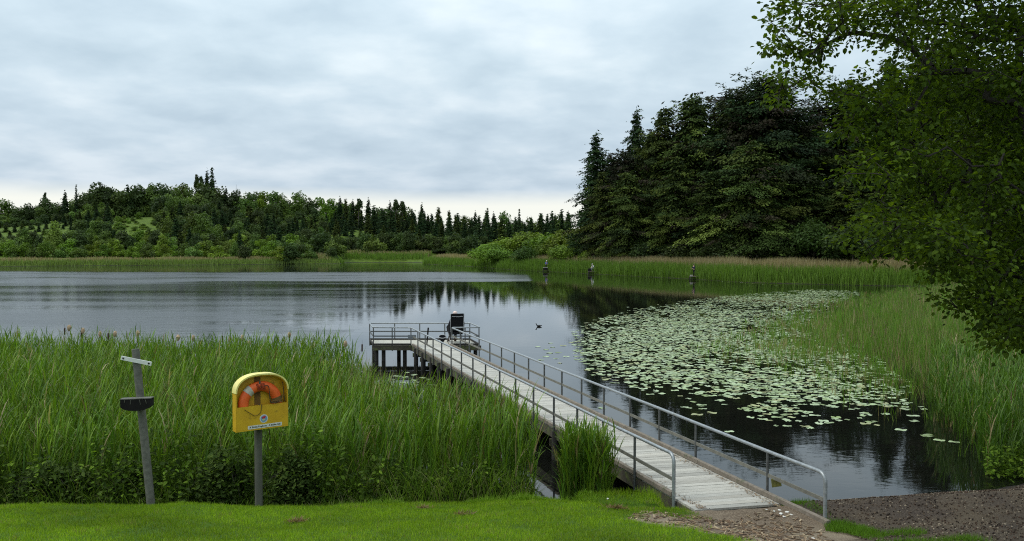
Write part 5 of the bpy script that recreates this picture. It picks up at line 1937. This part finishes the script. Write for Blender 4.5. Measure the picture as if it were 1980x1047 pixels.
bushes = [  # px, top y, depth, mesh, width(m radius), label
    (948, 470, 190, bush_lt[0], 5.6, 'bright green willow bush at the tip of the point'),
    (985, 456, 196, bush_lt[1], 6.4, 'bright willow bush second from the tip of the point'),
    (1025, 446, 190, bush_lt[0], 6.8, 'bright willow bush in the middle of the bright row, behind the low dull bush'),
    (1020, 474, 174, bush_md[0], 3.6, 'low duller bush in front of the bright willow row'),
    (1065, 448, 182, bush_lt[1], 6.6, 'bright round willow above the angler in the blue jacket'),
    (1102, 440, 176, bush_lt[0], 7.0, 'largest bright willow bush against the dark conifers'),
    (1090, 470, 164, bush_lt[1], 3.8, 'low bright willow behind the angler in the blue jacket'),
    (1145, 454, 168, bush_md[0], 5.6, 'rounded mid green bush left of the angler in the white shirt'),
    (1140, 482, 158, bush_lt[0], 2.8, 'small yellow green bush right above the angler in the white shirt'),
    (1185, 462, 156, bush_dk[0], 4.0, 'dark bush at the foot of the wood, right of the bright willows'),
    (1250, 470, 148, bush_dk[0], 4.2, 'dark bush at the foot of the layered spruces'),
    (1310, 474, 143, bush_dk[0], 3.8, 'dark bush behind the reeds left of the angler in navy'),
    (1380, 470, 139, bush_dk[0], 4.2, 'dark bush behind the reeds right of the angler in navy'),
    (1440, 468, 137, bush_dk[0], 4.2, 'dark bush below the tallest conifer'),
    (1510, 460, 136, bush_dk[0], 4.5, 'dark bush right of the tallest conifer'),
    (1575, 420, 134, bush_md[0], 5.0, 'mid green bush below the gap in the wood'),
    (1650, 430, 128, bush_dk[0], 5.0, 'dark bush under the left edge of the overhanging crown'),
    (1730, 440, 122, bush_dk[0], 5.0, 'dark bush behind the far reeds on the right'),
    (1810, 430, 116, bush_dk[0], 5.0, 'dark bush at the right end of the far reed strip'),
    (1900, 400, 108, bush_dk[0], 6.0, 'dark bush behind the marsh at the right edge'),
    (1980, 380, 96, bush_dk[0], 6.5, 'dark bush beyond the right edge of the marsh'),
    (855, 488, 262, bush_dk[0], 4.5, 'round dark bush at the head of the bay'),
    (885, 492, 258, bush_md[0], 4.0, 'low green bush beside the point at the head of the bay'),
    (965, 478, 183, bush_lt[1], 3.8, 'low bright willow in front of the tip of the bright row'),
    (1045, 472, 176, bush_lt[0], 4.2, 'low bright willow between the dull bush and the angler in the blue jacket'),
    (960, 466, 212, bush_dk[0], 3.2, 'blue green bush behind the tip of the point'),
]
for px, ty, dd, me, r_, lab in bushes:
    g = at_d(px, ty, dd)
    z0_ = gz(g[0], dd)
    make_tree('waterside_bush', me, bush_trunk, (g[0], dd, z0_ - 0.1), random.uniform(0, 6.28), (r_ / 4.6, r_ / 4.6, max(0.25, (g[2] - z0_) / 7.6)), lab, 'bush', 'bushes along the far bank')

# hillside wood on the left: prototypes 10 m high
fr_con = [conifer_mesh(12, 2.6, 70 + k, 0.5, 0.8, 0.5, [SPR, SPR, SPR_G][k], 0.03, 0.3, 0.8, 0.03, 0.8, 0.05) for k in range(3)]
fr_spr = conifer_mesh(16, 2.8, 77, 0.35, 0.7, 0.5, SPR, 0.05, 0.4, 0.9, 0.03, 0.7, 0.045)
BR_FD = [(0.048, 0.076, 0.019), (0.060, 0.089, 0.020), (0.038, 0.060, 0.017)]
BR_FM = [(0.079, 0.126, 0.022), (0.096, 0.145, 0.025), (0.067, 0.107, 0.022)]
fr_dk = [broad_mesh(10, 4.4, 80 + k, 2800, 0.6, BR_FD, 18, -0.3, 0.9) for k in range(2)]
fr_md = [broad_mesh(10, 4.4, 84 + k, 2800, 0.6, BR_FM, 18, -0.3, 0.9) for k in range(2)]
fr_lt = [broad_mesh(10, 4.4, 88 + k, 2800, 0.56, BR_LT, 18, -0.3, 0.9) for k in range(2)]
fr_yl = broad_mesh(10, 3.2, 92, 1700, 0.5, BR_YL, 16, 0.02, 1.0)
umb = broad_mesh(10, 2.3, 97, 620, 0.5, BR_DK, 9, 0.55, 0.8)
t_br = trunk_mesh(7, 0.18, 0.02, 5, crown_r=3.0)
t_cn = trunk_mesh(11.5, 0.16)
t_um = trunk_mesh(9.0, 0.16, 0.02, 3, crown_r=2.0)
SK = np.array([(-200, 392), (-60, 388), (0, 387), (50, 385), (90, 382), (130, 377), (150, 372), (175, 362), (195, 352), (230, 360), (262, 354), (300, 353), (335, 346), (360, 352), (385, 350), (425, 352), (440, 372), (470, 362), (500, 358), (550, 368), (600, 378), (640, 380), (700, 392), (760, 396),
               (800, 402), (850, 410), (900, 416), (960, 412), (1010, 420), (1060, 408), (1100, 405), (1200, 405)], float)


def sky_y(px):
    return float(np.interp(px, SK[:, 0], SK[:, 1]))


def far_tree(px, ty, dd, crown, trunk, h0, wfac, label, name, cat, group=None):
    g = at_d(px, ty, dd)
    z0_ = gz(g[0], dd)
    if z0_ < 0.35:
        return
    hgt = max(g[2] - z0_, 2.0)
    s = hgt / h0
    w = wfac * (0.25 + 0.75 * s)
    make_tree(name, crown, trunk, (g[0], dd, z0_ - 0.4), random.uniform(0, 6.28), (w, w, s * 1.03), label, cat, group)


specials = [
    (147, 357, 338, fr_spr, t_cn, 16, 0.62, 'small pointed spruce alone on the skyline left of the round dark tree', 'spruce_tree', 'spruce'),
    (125, 374, 336, fr_spr, t_cn, 16, 0.5, 'tiny spruce on the skyline at the left', 'spruce_tree', 'spruce'),
    (88, 372, 338, umb, t_um, 10, 0.45, 'thin tree with a tuft of a crown on the left skyline', 'thin_tree', 'tree'),
    (193, 349, 336, fr_dk[0], t_br, 10, 1.15, 'round dark dome of a tree on the left of the hilltop', 'broadleaf_tree', 'tree'),
    (410, 325, 338, fr_spr, t_cn, 16, 1.05, 'tallest spruce standing out on the hilltop', 'spruce_tree', 'spruce'),
    (379, 338, 340, umb, t_um, 10, 0.5, 'slim pine just left of the tallest hilltop spruce', 'pine_tree', 'pine'),
    (388, 341, 338, umb, t_um, 10, 0.5, 'slim pine touching the left side of the tallest hilltop spruce', 'pine_tree', 'pine'),
    (400, 333, 339, fr_con[0], t_cn, 12, 0.8, 'ragged conifer tucked against the tallest hilltop spruce', 'conifer_tree', 'conifer'),
    (765, 386, 330, umb, t_um, 10, 0.75, 'umbrella shaped pine, left one of the pair above the bay wood', 'pine_tree', 'pine'),
    (778, 389, 330, umb, t_um, 10, 0.8, 'umbrella shaped pine, right one of the pair above the bay wood', 'pine_tree', 'pine'),
    (693, 384, 328, umb, t_um, 10, 0.85, 'open topped pine above the wood left of the umbrella pines', 'pine_tree', 'pine'),
    (1004, 404, 300, fr_spr, t_cn, 16, 0.75, 'lone narrow spruce in the pale gap before the near conifers', 'spruce_tree', 'spruce'),
    (943, 402, 300, fr_spr, t_cn, 16, 0.75, 'sharp spruce topping the wood left of the pale gap', 'spruce_tree', 'spruce'),
    (105, 428, 236, fr_yl, t_br, 10, 0.95, 'tall yellow green willow above the left shore bushes', 'willow_tree', 'willow'),
    (463, 445, 240, fr_con[1], t_cn, 12, 0.95, 'dark conifer among the green shore bushes', 'conifer_tree', 'conifer'),
    (455, 357, 337, None, trunk_mesh(10, 0.2, 0.04, 6, crown_r=2.2), 10, 0.8, 'pale dead snag right of the hilltop spruce', 'dead_tree', 'dead tree'),
]
for px, ty, dd, cr, tr, h0, wf, lab, nm, cat in specials:
    if cr is None:
        g = at_d(px, ty, dd)
        z0_ = gz(g[0], dd)
        e = empty(nm, (g[0], dd, z0_))
        e.scale = (1, 1, (g[2] - z0_) / h0)
        tag(e, lab, cat)
        b_ = bpy.data.objects.new('trunk', tr)
        COL.objects.link(b_)
        b_.parent = e
    else:
        far_tree(px, ty, dd, cr, tr, h0, wf, lab, nm, cat)

GAP = [(212, 405), (305, 405), (330, 470), (212, 470)]


def row(dd, off, spacing, kinds, jy, where, x0=-110, x1=1110, gap=True):
    px = x0 + random.uniform(0, spacing)
    while px < x1:
        ty = (sky_y(px) + off if off < 150 else off) + random.uniform(-jy, jy)
        k = kinds(px)
        px0 = px
        px += spacing * random.uniform(0.7, 1.3)
        if gap and off > 20 and 208 < px0 < 306 and off < 150 and dd < 325:
            continue
        d2 = dd + random.uniform(-7, 7)
        if k == 'con':
            far_tree(px0, ty, d2, random.choice(fr_con), t_cn, 12, random.uniform(1.0, 1.35), 'dark conifer ' + where, 'conifer_tree', 'conifer', 'conifers ' + where)
        elif k == 'dk':
            far_tree(px0, ty, d2, random.choice(fr_dk), t_br, 10, random.uniform(0.8, 1.1), 'dark rounded broadleaf tree ' + where, 'broadleaf_tree', 'tree', 'dark broadleaf trees ' + where)
        elif k == 'md':
            far_tree(px0, ty, d2, random.choice(fr_md), t_br, 10, random.uniform(0.8, 1.1), 'mid green broadleaf tree ' + where, 'broadleaf_tree', 'tree', 'mid green broadleaf trees ' + where)
        elif k == 'lt':
            far_tree(px0, ty, d2, random.choice(fr_lt), t_br, 10, random.uniform(0.8, 1.1), 'bright green bushy tree ' + where, 'broadleaf_tree', 'tree', 'bright green trees ' + where)
        else:
            far_tree(px0, ty, d2, fr_yl, t_br, 10, random.uniform(0.8, 1.1), 'yellow green willow ' + where, 'willow_tree', 'willow', 'yellow green willows ' + where)


def ch(*kp):
    ks, ps = zip(*kp)
    return random.choices(ks, ps)[0]


row(346, 26, 20, lambda px: 'dk', 5, 'on the skyline of the far wood', gap=False, x0=-20, x1=700)
row(338, 0, 17, lambda px: ch(('dk', 5), ('md', 2), ('con', 0.6)) if px < 440 else (ch(('md', 4), ('lt', 2), ('dk', 2)) if px < 680 else ch(('con', 4), ('dk', 1.2), ('md', 1))), 8, 'on the skyline of the far wood', gap=False)
row(352, 14, 22, lambda px: ch(('dk', 3), ('md', 2)) if px < 660 else 'con', 5, 'on the skyline of the far wood', gap=False)
row(330, 10, 13, lambda px: 'con', 13, 'in the conifer plantation above the bay', x0=650, gap=False)
row(305, 14, 14, lambda px: 'con', 10, 'in the conifer plantation above the bay', x0=700, x1=1100, gap=False)
row(300, 60, 20, lambda px: ch(('md', 3), ('dk', 2), ('lt', 1)), 8, 'on the upper slope of the far wood', x0=300, x1=640)
row(320, 28, 18, lambda px: ch(('dk', 4), ('md', 3), ('con', 1.5)) if px < 640 else ch(('con', 6), ('dk', 1)), 8, 'just below the skyline of the far wood')
row(308, 40, 17, lambda px: ch(('con', 6), ('dk', 1.5), ('md', 1)), 7, 'on the upper slope of the far wood', x1=660)
row(284, 54, 16, lambda px: ch(('con', 6), ('dk', 1.5), ('md', 1)), 8, 'halfway up the far wood', x1=660)
row(296, 46, 17, lambda px: ch(('con', 6), ('dk', 3), ('md', 2)) if px < 600 else ch(('con', 6), ('dk', 2)), 8, 'on the upper slope of the far wood')
row(272, 64, 17, lambda px: ch(('con', 8), ('dk', 2), ('md', 2)) if px < 600 else ch(('con', 4), ('dk', 4)), 9, 'halfway up the far wood', x1=1010)
row(249, 446, 17, lambda px: ch(('md', 3), ('dk', 3), ('lt', 2), ('con', 0.8)) if px < 680 else ch(('dk', 5), ('md', 1)), 8, 'in the lower belt of the far wood', x1=690)
row(262, 448, 16, lambda px: ch(('dk', 5), ('md', 1)), 7, 'above the head of the bay', x0=690, x1=930)
row(231, 463, 17, lambda px: ch(('lt', 4), ('md', 4), ('dk', 1.2), ('yl', 1.3)), 8, 'along the far left shore', x1=690)

# bracken and scrub on the open clearing of the hill
for k in range(46):
    px, d2 = random.uniform(205, 312), random.uniform(252, 322)
    g = at_d(px, 440, d2)
    r_ = random.uniform(0.9, 2.2)
    make_tree('scrub_bush', random.choice(fr_lt + fr_lt + fr_md), bush_trunk, (g[0], d2, gz(g[0], d2) - 0.3), random.uniform(0, 6.28), (r_ / 4.4, r_ / 4.4, random.uniform(0.12, 0.28)), 'low bright scrub on the open green clearing of the far hill', 'bush', 'scrub on the far clearing')

for px, py, nb, lab in ((575, 1012, 160, 'clump of dry cut grass on the lawn below the lifebuoy stand'), (1192, 986, 220, 'reddish patch of dead grass near the left foot of the jetty'), (897, 998, 90, 'small dry grass clump in the middle of the lawn edge'), (15, 962, 120, 'dry grass clump at the left end of the lawn edge'), (820, 985, 80, 'tiny dry grass clump at the lawn edge before the reeds')):
    gx, gy = gpx(px, py)
    Pt = rng.normal(0, 0.045, (nb, 2)) * np.array([1.6, 0.8])
    zt = ground_z(Pt + np.array([gx, gy])) - gz(gx, gy)
    V, Q, T = blades(np.column_stack([Pt, zt]), rng.uniform(0.05, 0.11, nb), np.full(nb, 0.010), rng.uniform(0, 6.28, nb), rng.uniform(0.5, 1.3, nb), rng.uniform(0.1, 0.6, nb), 2, pick([(0.20, 0.13, 0.06), (0.26, 0.19, 0.09), (0.16, 0.10, 0.05)], nb), face_yaw=rng.uniform(0, PI, nb))
    o = np_mesh('dry_grass_clump', V, Q, M['grass'], T)
    o.location = (gx, gy, gz(gx, gy) + 0.02)
    tag(o, lab, 'grass clump')

# ------------------------------------------------------------------ overhanging tree on the right
tree = empty('overhanging_tree', (11.6, 13.4, gz(11.6, 13.4)))
tag(tree, 'large leafy broadleaf tree hanging into the view from the right over the beach', 'tree')
CROWN = [(1640, -40), (1610, 40), (1640, 100), (1670, 150), (1655, 200), (1690, 270), (1675, 330), (1700, 380), (1690, 440), (1720, 470), (1780, 490), (1830, 510), (1880, 510), (1885, 575), (1910, 605), (1920, 650), (1940, 680), (1990, 650), (2150, 610), (2500, 560), (2700, 100), (2700, -500), (2200, -800), (1750, -700), (1540, -350), (1520, -120)]
pc = scatter(CROWN, 9500)
dep = rng.uniform(10.6, 17.0, len(pc))
ed = dist_poly(pc, np.array(CROWN))
dep = np.where(ed < 60, rng.uniform(10.0, 13.0, len(pc)), dep)
sprigs = [(1498, 20), (1515, 10), (1530, 25), (1492, 45), (1510, 55), (1492, 85), (1512, 92), (1530, 80), (1545, 55), (1550, 100), (1528, 108), (1560, 30), (1570, 75), (1548, 12), (1580, 10), (1590, 50), (1505, 150), (1512, 165), (1495, 185), (1508, 195), (1522, 140), (1570, 118), (1585, 128), (1580, 165), (1600, 180), (1562, 160), (1612, 175), (1500, 100), (1535, -15), (1510, -30), (1560, -30), (1575, 95), (1600, 70), (1590, 90), (1612, 20), (1630, 45), (1600, 10), (1640, 250), (1625, 262), (1650, 330), (1632, 340), (1655, 390), (1640, 440), (1660, 455), (1675, 300), (1655, 215),
          (1625, 470), (1680, 490), (1700, 497), (1818, 520), (1830, 528), (1800, 535), (1830, 580), (1815, 575), (1850, 600)]
sp_a = np.array(sprigs, float)
pc = np.concatenate([pc, sp_a, sp_a + rng.normal(0, 6, sp_a.shape)])
small = np.zeros(len(pc), bool)
small[-2 * len(sp_a):] = True
dep = np.concatenate([dep, rng.uniform(10.6, 12.0, 2 * len(sp_a))])
CC = np.array([at_d(a, b_, d_) for (a, b_), d_ in zip(pc, dep)])
# thin out the upper part so that sky shows through
hole = np.array([mnoise.noise(Vector(c_ * np.array([1.0, 0.45, 1.5]))) + 0.6 * mnoise.noise(Vector(c_ * np.array([2.4, 1.2, 3.4]) + 7)) for c_ in CC])
lim = np.interp(pc[:, 1], [-300, 0, 200, 420, 700], [0.17, 0.17, 0.10, -0.02, -0.12]) - np.interp(pc[:, 0], [1500, 1650, 1800, 2000], [-0.06, 0.06, 0.10, 0.16])
thin = (hole < lim) & ~small
CC, small, pc = CC[~thin], small[~thin], pc[~thin]
ok = (CC[:, 2] > 1.2)
CC, small, pc = CC[ok], small[ok], pc[ok]
# skeleton: trunk and limbs first, then each spray joins its nearest branch
T0 = np.array([11.6, 13.4, gz(11.6, 13.4) - 0.3])
nodes = [T0]
par = [-1]
for zz_ in (1.5, 3.0, 4.5, 6.0, 7.5, 9.0, 10.5):
    nodes.append(np.array([11.6 - 0.04 * zz_ + random.uniform(-.1, .1), 13.4 + random.uniform(-.1, .1), zz_]))
    par.append(len(nodes) - 2)
tk = len(nodes)
for zi, tgt in ((2, (8.6, 12.6, 4.6)), (3, (7.2, 12.0, 5.9)), (3, (9.2, 14.2, 6.2)), (4, (6.3, 11.8, 7.6)), (4, (8.2, 10.8, 7.0)), (5, (5.2, 11.6, 9.2)), (5, (7.5, 13.8, 8.9)), (6, (6.2, 12.4, 10.6)), (7, (8.5, 11.5, 11.8)), (6, (14.5, 13.0, 10.0)), (4, (14.5, 14.5, 7.0)), (3, (13.5, 11.5, 5.5))):
    a = nodes[zi + 1]
    b_ = np.array(tgt)
    last = zi + 1
    for k in range(1, 8):
        t = k / 7
        nodes.append(a + (b_ - a) * t + np.array([0, 0, 0.5 * math.sin(PI * t)]) + rng.normal(0, 0.06, 3))
        par.append(last)
        last = len(nodes) - 1
order = np.argsort(np.linalg.norm(CC - np.array([9.5, 12.8, 6.5]), axis=1))
NA = np.zeros((len(nodes) + 5 * len(CC) + 10, 3))
nn = len(nodes)
NA[:nn] = nodes
cl_node = np.zeros(len(CC), int)
for i in order:
    d_ = np.linalg.norm(NA[:nn] - CC[i], axis=1)
    d_[:4] += 5
    j = int(np.argmin(d_))
    L_ = d_[j]
    k = max(1, int(L_ / 0.35))
    k = min(k, 4)
    last = j
    for s in range(1, k + 1):
        t = s / k
        NA[nn] = NA[j] + (CC[i] - NA[j]) * t + (rng.normal(0, 0.04, 3) if s < k else 0) + np.array([0, 0, 0.12 * L_ * t * (1 - t)])
        par.append(last)
        last = nn
        nn += 1
    cl_node[i] = last
NA = NA[:nn]
cnt = np.ones(nn)
for i in range(nn - 1, 0, -1):
    cnt[par[i]] += cnt[i]
radn = 0.0042 * cnt ** 0.46
radn[:tk] = np.linspace(0.34, 0.14, tk)
radn = np.minimum(radn, 0.16) if False else radn
radn[tk:] = np.minimum(radn[tk:], 0.10)


def tubes_np(p0, p1, r0, r1, n=5):
    t = norm(p1 - p0)
    ref = np.where(np.abs(t[:, 2:3]) < 0.9, np.array([[0, 0, 1.0]]), np.array([[1.0, 0, 0]]))
    a = norm(np.cross(t, ref))
    b_ = np.cross(t, a)
    rings = []
    for pp, rr in ((p0, r0), (p1, r1)):
        for k in range(n):
            q_ = 2 * PI * k / n
            rings.append(pp + (a * math.cos(q_) + b_ * math.sin(q_)) * rr[:, None])
    V = np.stack(rings, 1).reshape(-1, 3)
    f = np.array([[k, (k + 1) % n, n + (k + 1) % n, n + k] for k in range(n)])
    Q = ((np.arange(len(p0)) * 2 * n)[:, None, None] + f[None]).reshape(-1, 4)
    return V, Q


par = np.array(par)
loc = np.array(tree.location)
idx = np.arange(tk, nn)
V, Q = tubes_np(NA[par[idx]], NA[idx], np.minimum(radn[par[idx]], radn[idx] * 1.25), radn[idx])
o = np_mesh('branch', V - loc, Q, M['twig'], parent=tree, smooth=True)
q = MB()
q.tube([Vector(NA[i] - loc) for i in range(tk)], [float(radn[i]) for i in range(tk)], 14)
q.build('trunk', M['bark'], tree)
# leaves: flattish sprays round each twig end
nlf = np.where(small, 20, 38)
rep = np.repeat(np.arange(len(CC)), nlf)
n = len(rep)
spread = np.where(small, 0.12, 0.22)[rep]
tw = norm(NA[cl_node] - NA[par[cl_node]])[rep]
off = rng.normal(0, 1, (n, 3)) * spread[:, None] * np.array([1, 1, 0.55]) * 0.8
C = CC[rep] + off
A = norm(tw * 0.5 + norm(off) * 0.8 + rng.normal(0, 0.45, (n, 3)) + np.array([0, 0, -0.25]))
Nn = norm(np.array([0, -0.12, 1.0]) + rng.normal(0, 0.42, (n, 3)))
ln_ = rng.uniform(0.054, 0.092, n)
BC = [(0.064, 0.109, 0.010), (0.047, 0.081, 0.009), (0.086, 0.138, 0.013), (0.033, 0.057, 0.009)]
V, Q, T = leaves(C - loc, A, Nn, ln_, ln_ * rng.uniform(0.6, 0.75, n), pick(BC, n))
np_mesh('crown', V, Q, M['beech'], T, parent=tree)
print('leaves', n)

# ------------------------------------------------------------------ sky, sun
SUN_EL, SUN_AZ = R(58), R(268)      # azimuth clockwise from +Y: high on the left
world = bpy.data.worlds.new('World')
scene.world = world
world.use_nodes = True
nt = world.node_tree
for n_ in list(nt.nodes):
    nt.nodes.remove(n_)
out = nt.nodes.new('ShaderNodeOutputWorld')
bg = N(nt, 'ShaderNodeBackground')
bg.inputs[1].default_value = 0.1
sky = N(nt, 'ShaderNodeTexSky', sky_type='NISHITA', sun_disc=False)
sky.sun_elevation = SUN_EL
sky.sun_rotation = SUN_AZ
tc = N(nt, 'ShaderNodeTexCoord')
sx = N(nt, 'ShaderNodeSeparateXYZ')
L(nt, tc.outputs['Generated'], sx.inputs[0])


def mth(op, a, b_=None, c_=None):
    n_ = N(nt, 'ShaderNodeMath', operation=op)
    for i, v_ in enumerate((a, b_, c_)):
        if v_ is None:
            continue
        if isinstance(v_, bpy.types.NodeSocket):
            L(nt, v_, n_.inputs[i])
        else:
            n_.inputs[i].default_value = v_
    return n_.outputs[0]


zpos = mth('MAXIMUM', sx.outputs[2], 0.0)
den = mth('ADD', zpos, 0.22)
cx = mth('DIVIDE', sx.outputs[0], den)
cy = mth('DIVIDE', sx.outputs[1], den)
cv = N(nt, 'ShaderNodeCombineXYZ')
L(nt, cx, cv.inputs[0])
L(nt, cy, cv.inputs[1])
n1 = noise_tex(nt, cv.outputs[0], 0.8, 3, 0.5, 0.2)
n2 = noise_tex(nt, cv.outputs[0], 3.6, 6, 0.5, 0.15)
vor = noise_tex(nt, cv.outputs[0], 12.0, 4, 0.5, 0.1)
mixn = mth('ADD', mth('MULTIPLY', n1, 0.72), mth('MULTIPLY', n2, 0.58))
mixn = mth('ADD', mixn, mth('MULTIPLY', vor, 0.08))
cloud = ramp(nt, mixn, [(0.53, (5.05, 6.3, 7.2)), (0.68, (6.2, 7.45, 8.25)), (0.84, (7.9, 8.9, 9.4))])
# darker grey-blue base of the cloud deck low down
lowm = ramp(nt, zpos, [(0.05, (0.80, 0.80, 0.84)), (0.20, (1, 1, 1)), (0.45, (1.25, 1.25, 1.25)), (1.0, (1.65, 1.65, 1.65))])
cloud = mixc(nt, 1.0, cloud, lowm, 'MULTIPLY')
# clear cream strip under the cloud edge at the horizon
edge_n = noise_tex(nt, cv.outputs[0], 0.5, 3)
zb = mth('ADD', zpos, mth('MULTIPLY', mth('SUBTRACT', edge_n, 0.5), 0.02))
strip_ = ramp(nt, zb, [(0.048, (1, 1, 1)), (0.066, (0, 0, 0))])
cream = (8.8, 8.95, 8.3)
cloud = mixc(nt, strip_, cloud, cream)
L(nt, mixc(nt, 0.94, sky.outputs[0], cloud), bg.inputs[0])
L(nt, bg.outputs[0], out.inputs[0])

sd = bpy.data.lights.new('sun', 'SUN')
sd.energy = 1.4
sd.angle = R(24)
sd.color = (1.0, 0.96, 0.88)
so = bpy.data.objects.new('sun', sd)
COL.objects.link(so)
sv = Vector((math.sin(SUN_AZ) * math.cos(SUN_EL), math.cos(SUN_AZ) * math.cos(SUN_EL), math.sin(SUN_EL)))
so.rotation_euler = sv.to_track_quat('Z', 'Y').to_euler()
so.location = (0, 0, 60)

scene.view_settings.view_transform = 'Standard'
scene.view_settings.look = 'None'
scene.view_settings.exposure = 0.15
scene.view_settings.gamma = 1.0
scene.cycles.use_denoising = False
scene.cycles.filter_width = 1.1
scene.cycles.max_bounces = 6
scene.cycles.diffuse_bounces = 3
scene.cycles.glossy_bounces = 3
scene.cycles.transmission_bounces = 4
scene.cycles.transparent_max_bounces = 4
scene.cycles.sample_clamp_indirect = 4.0
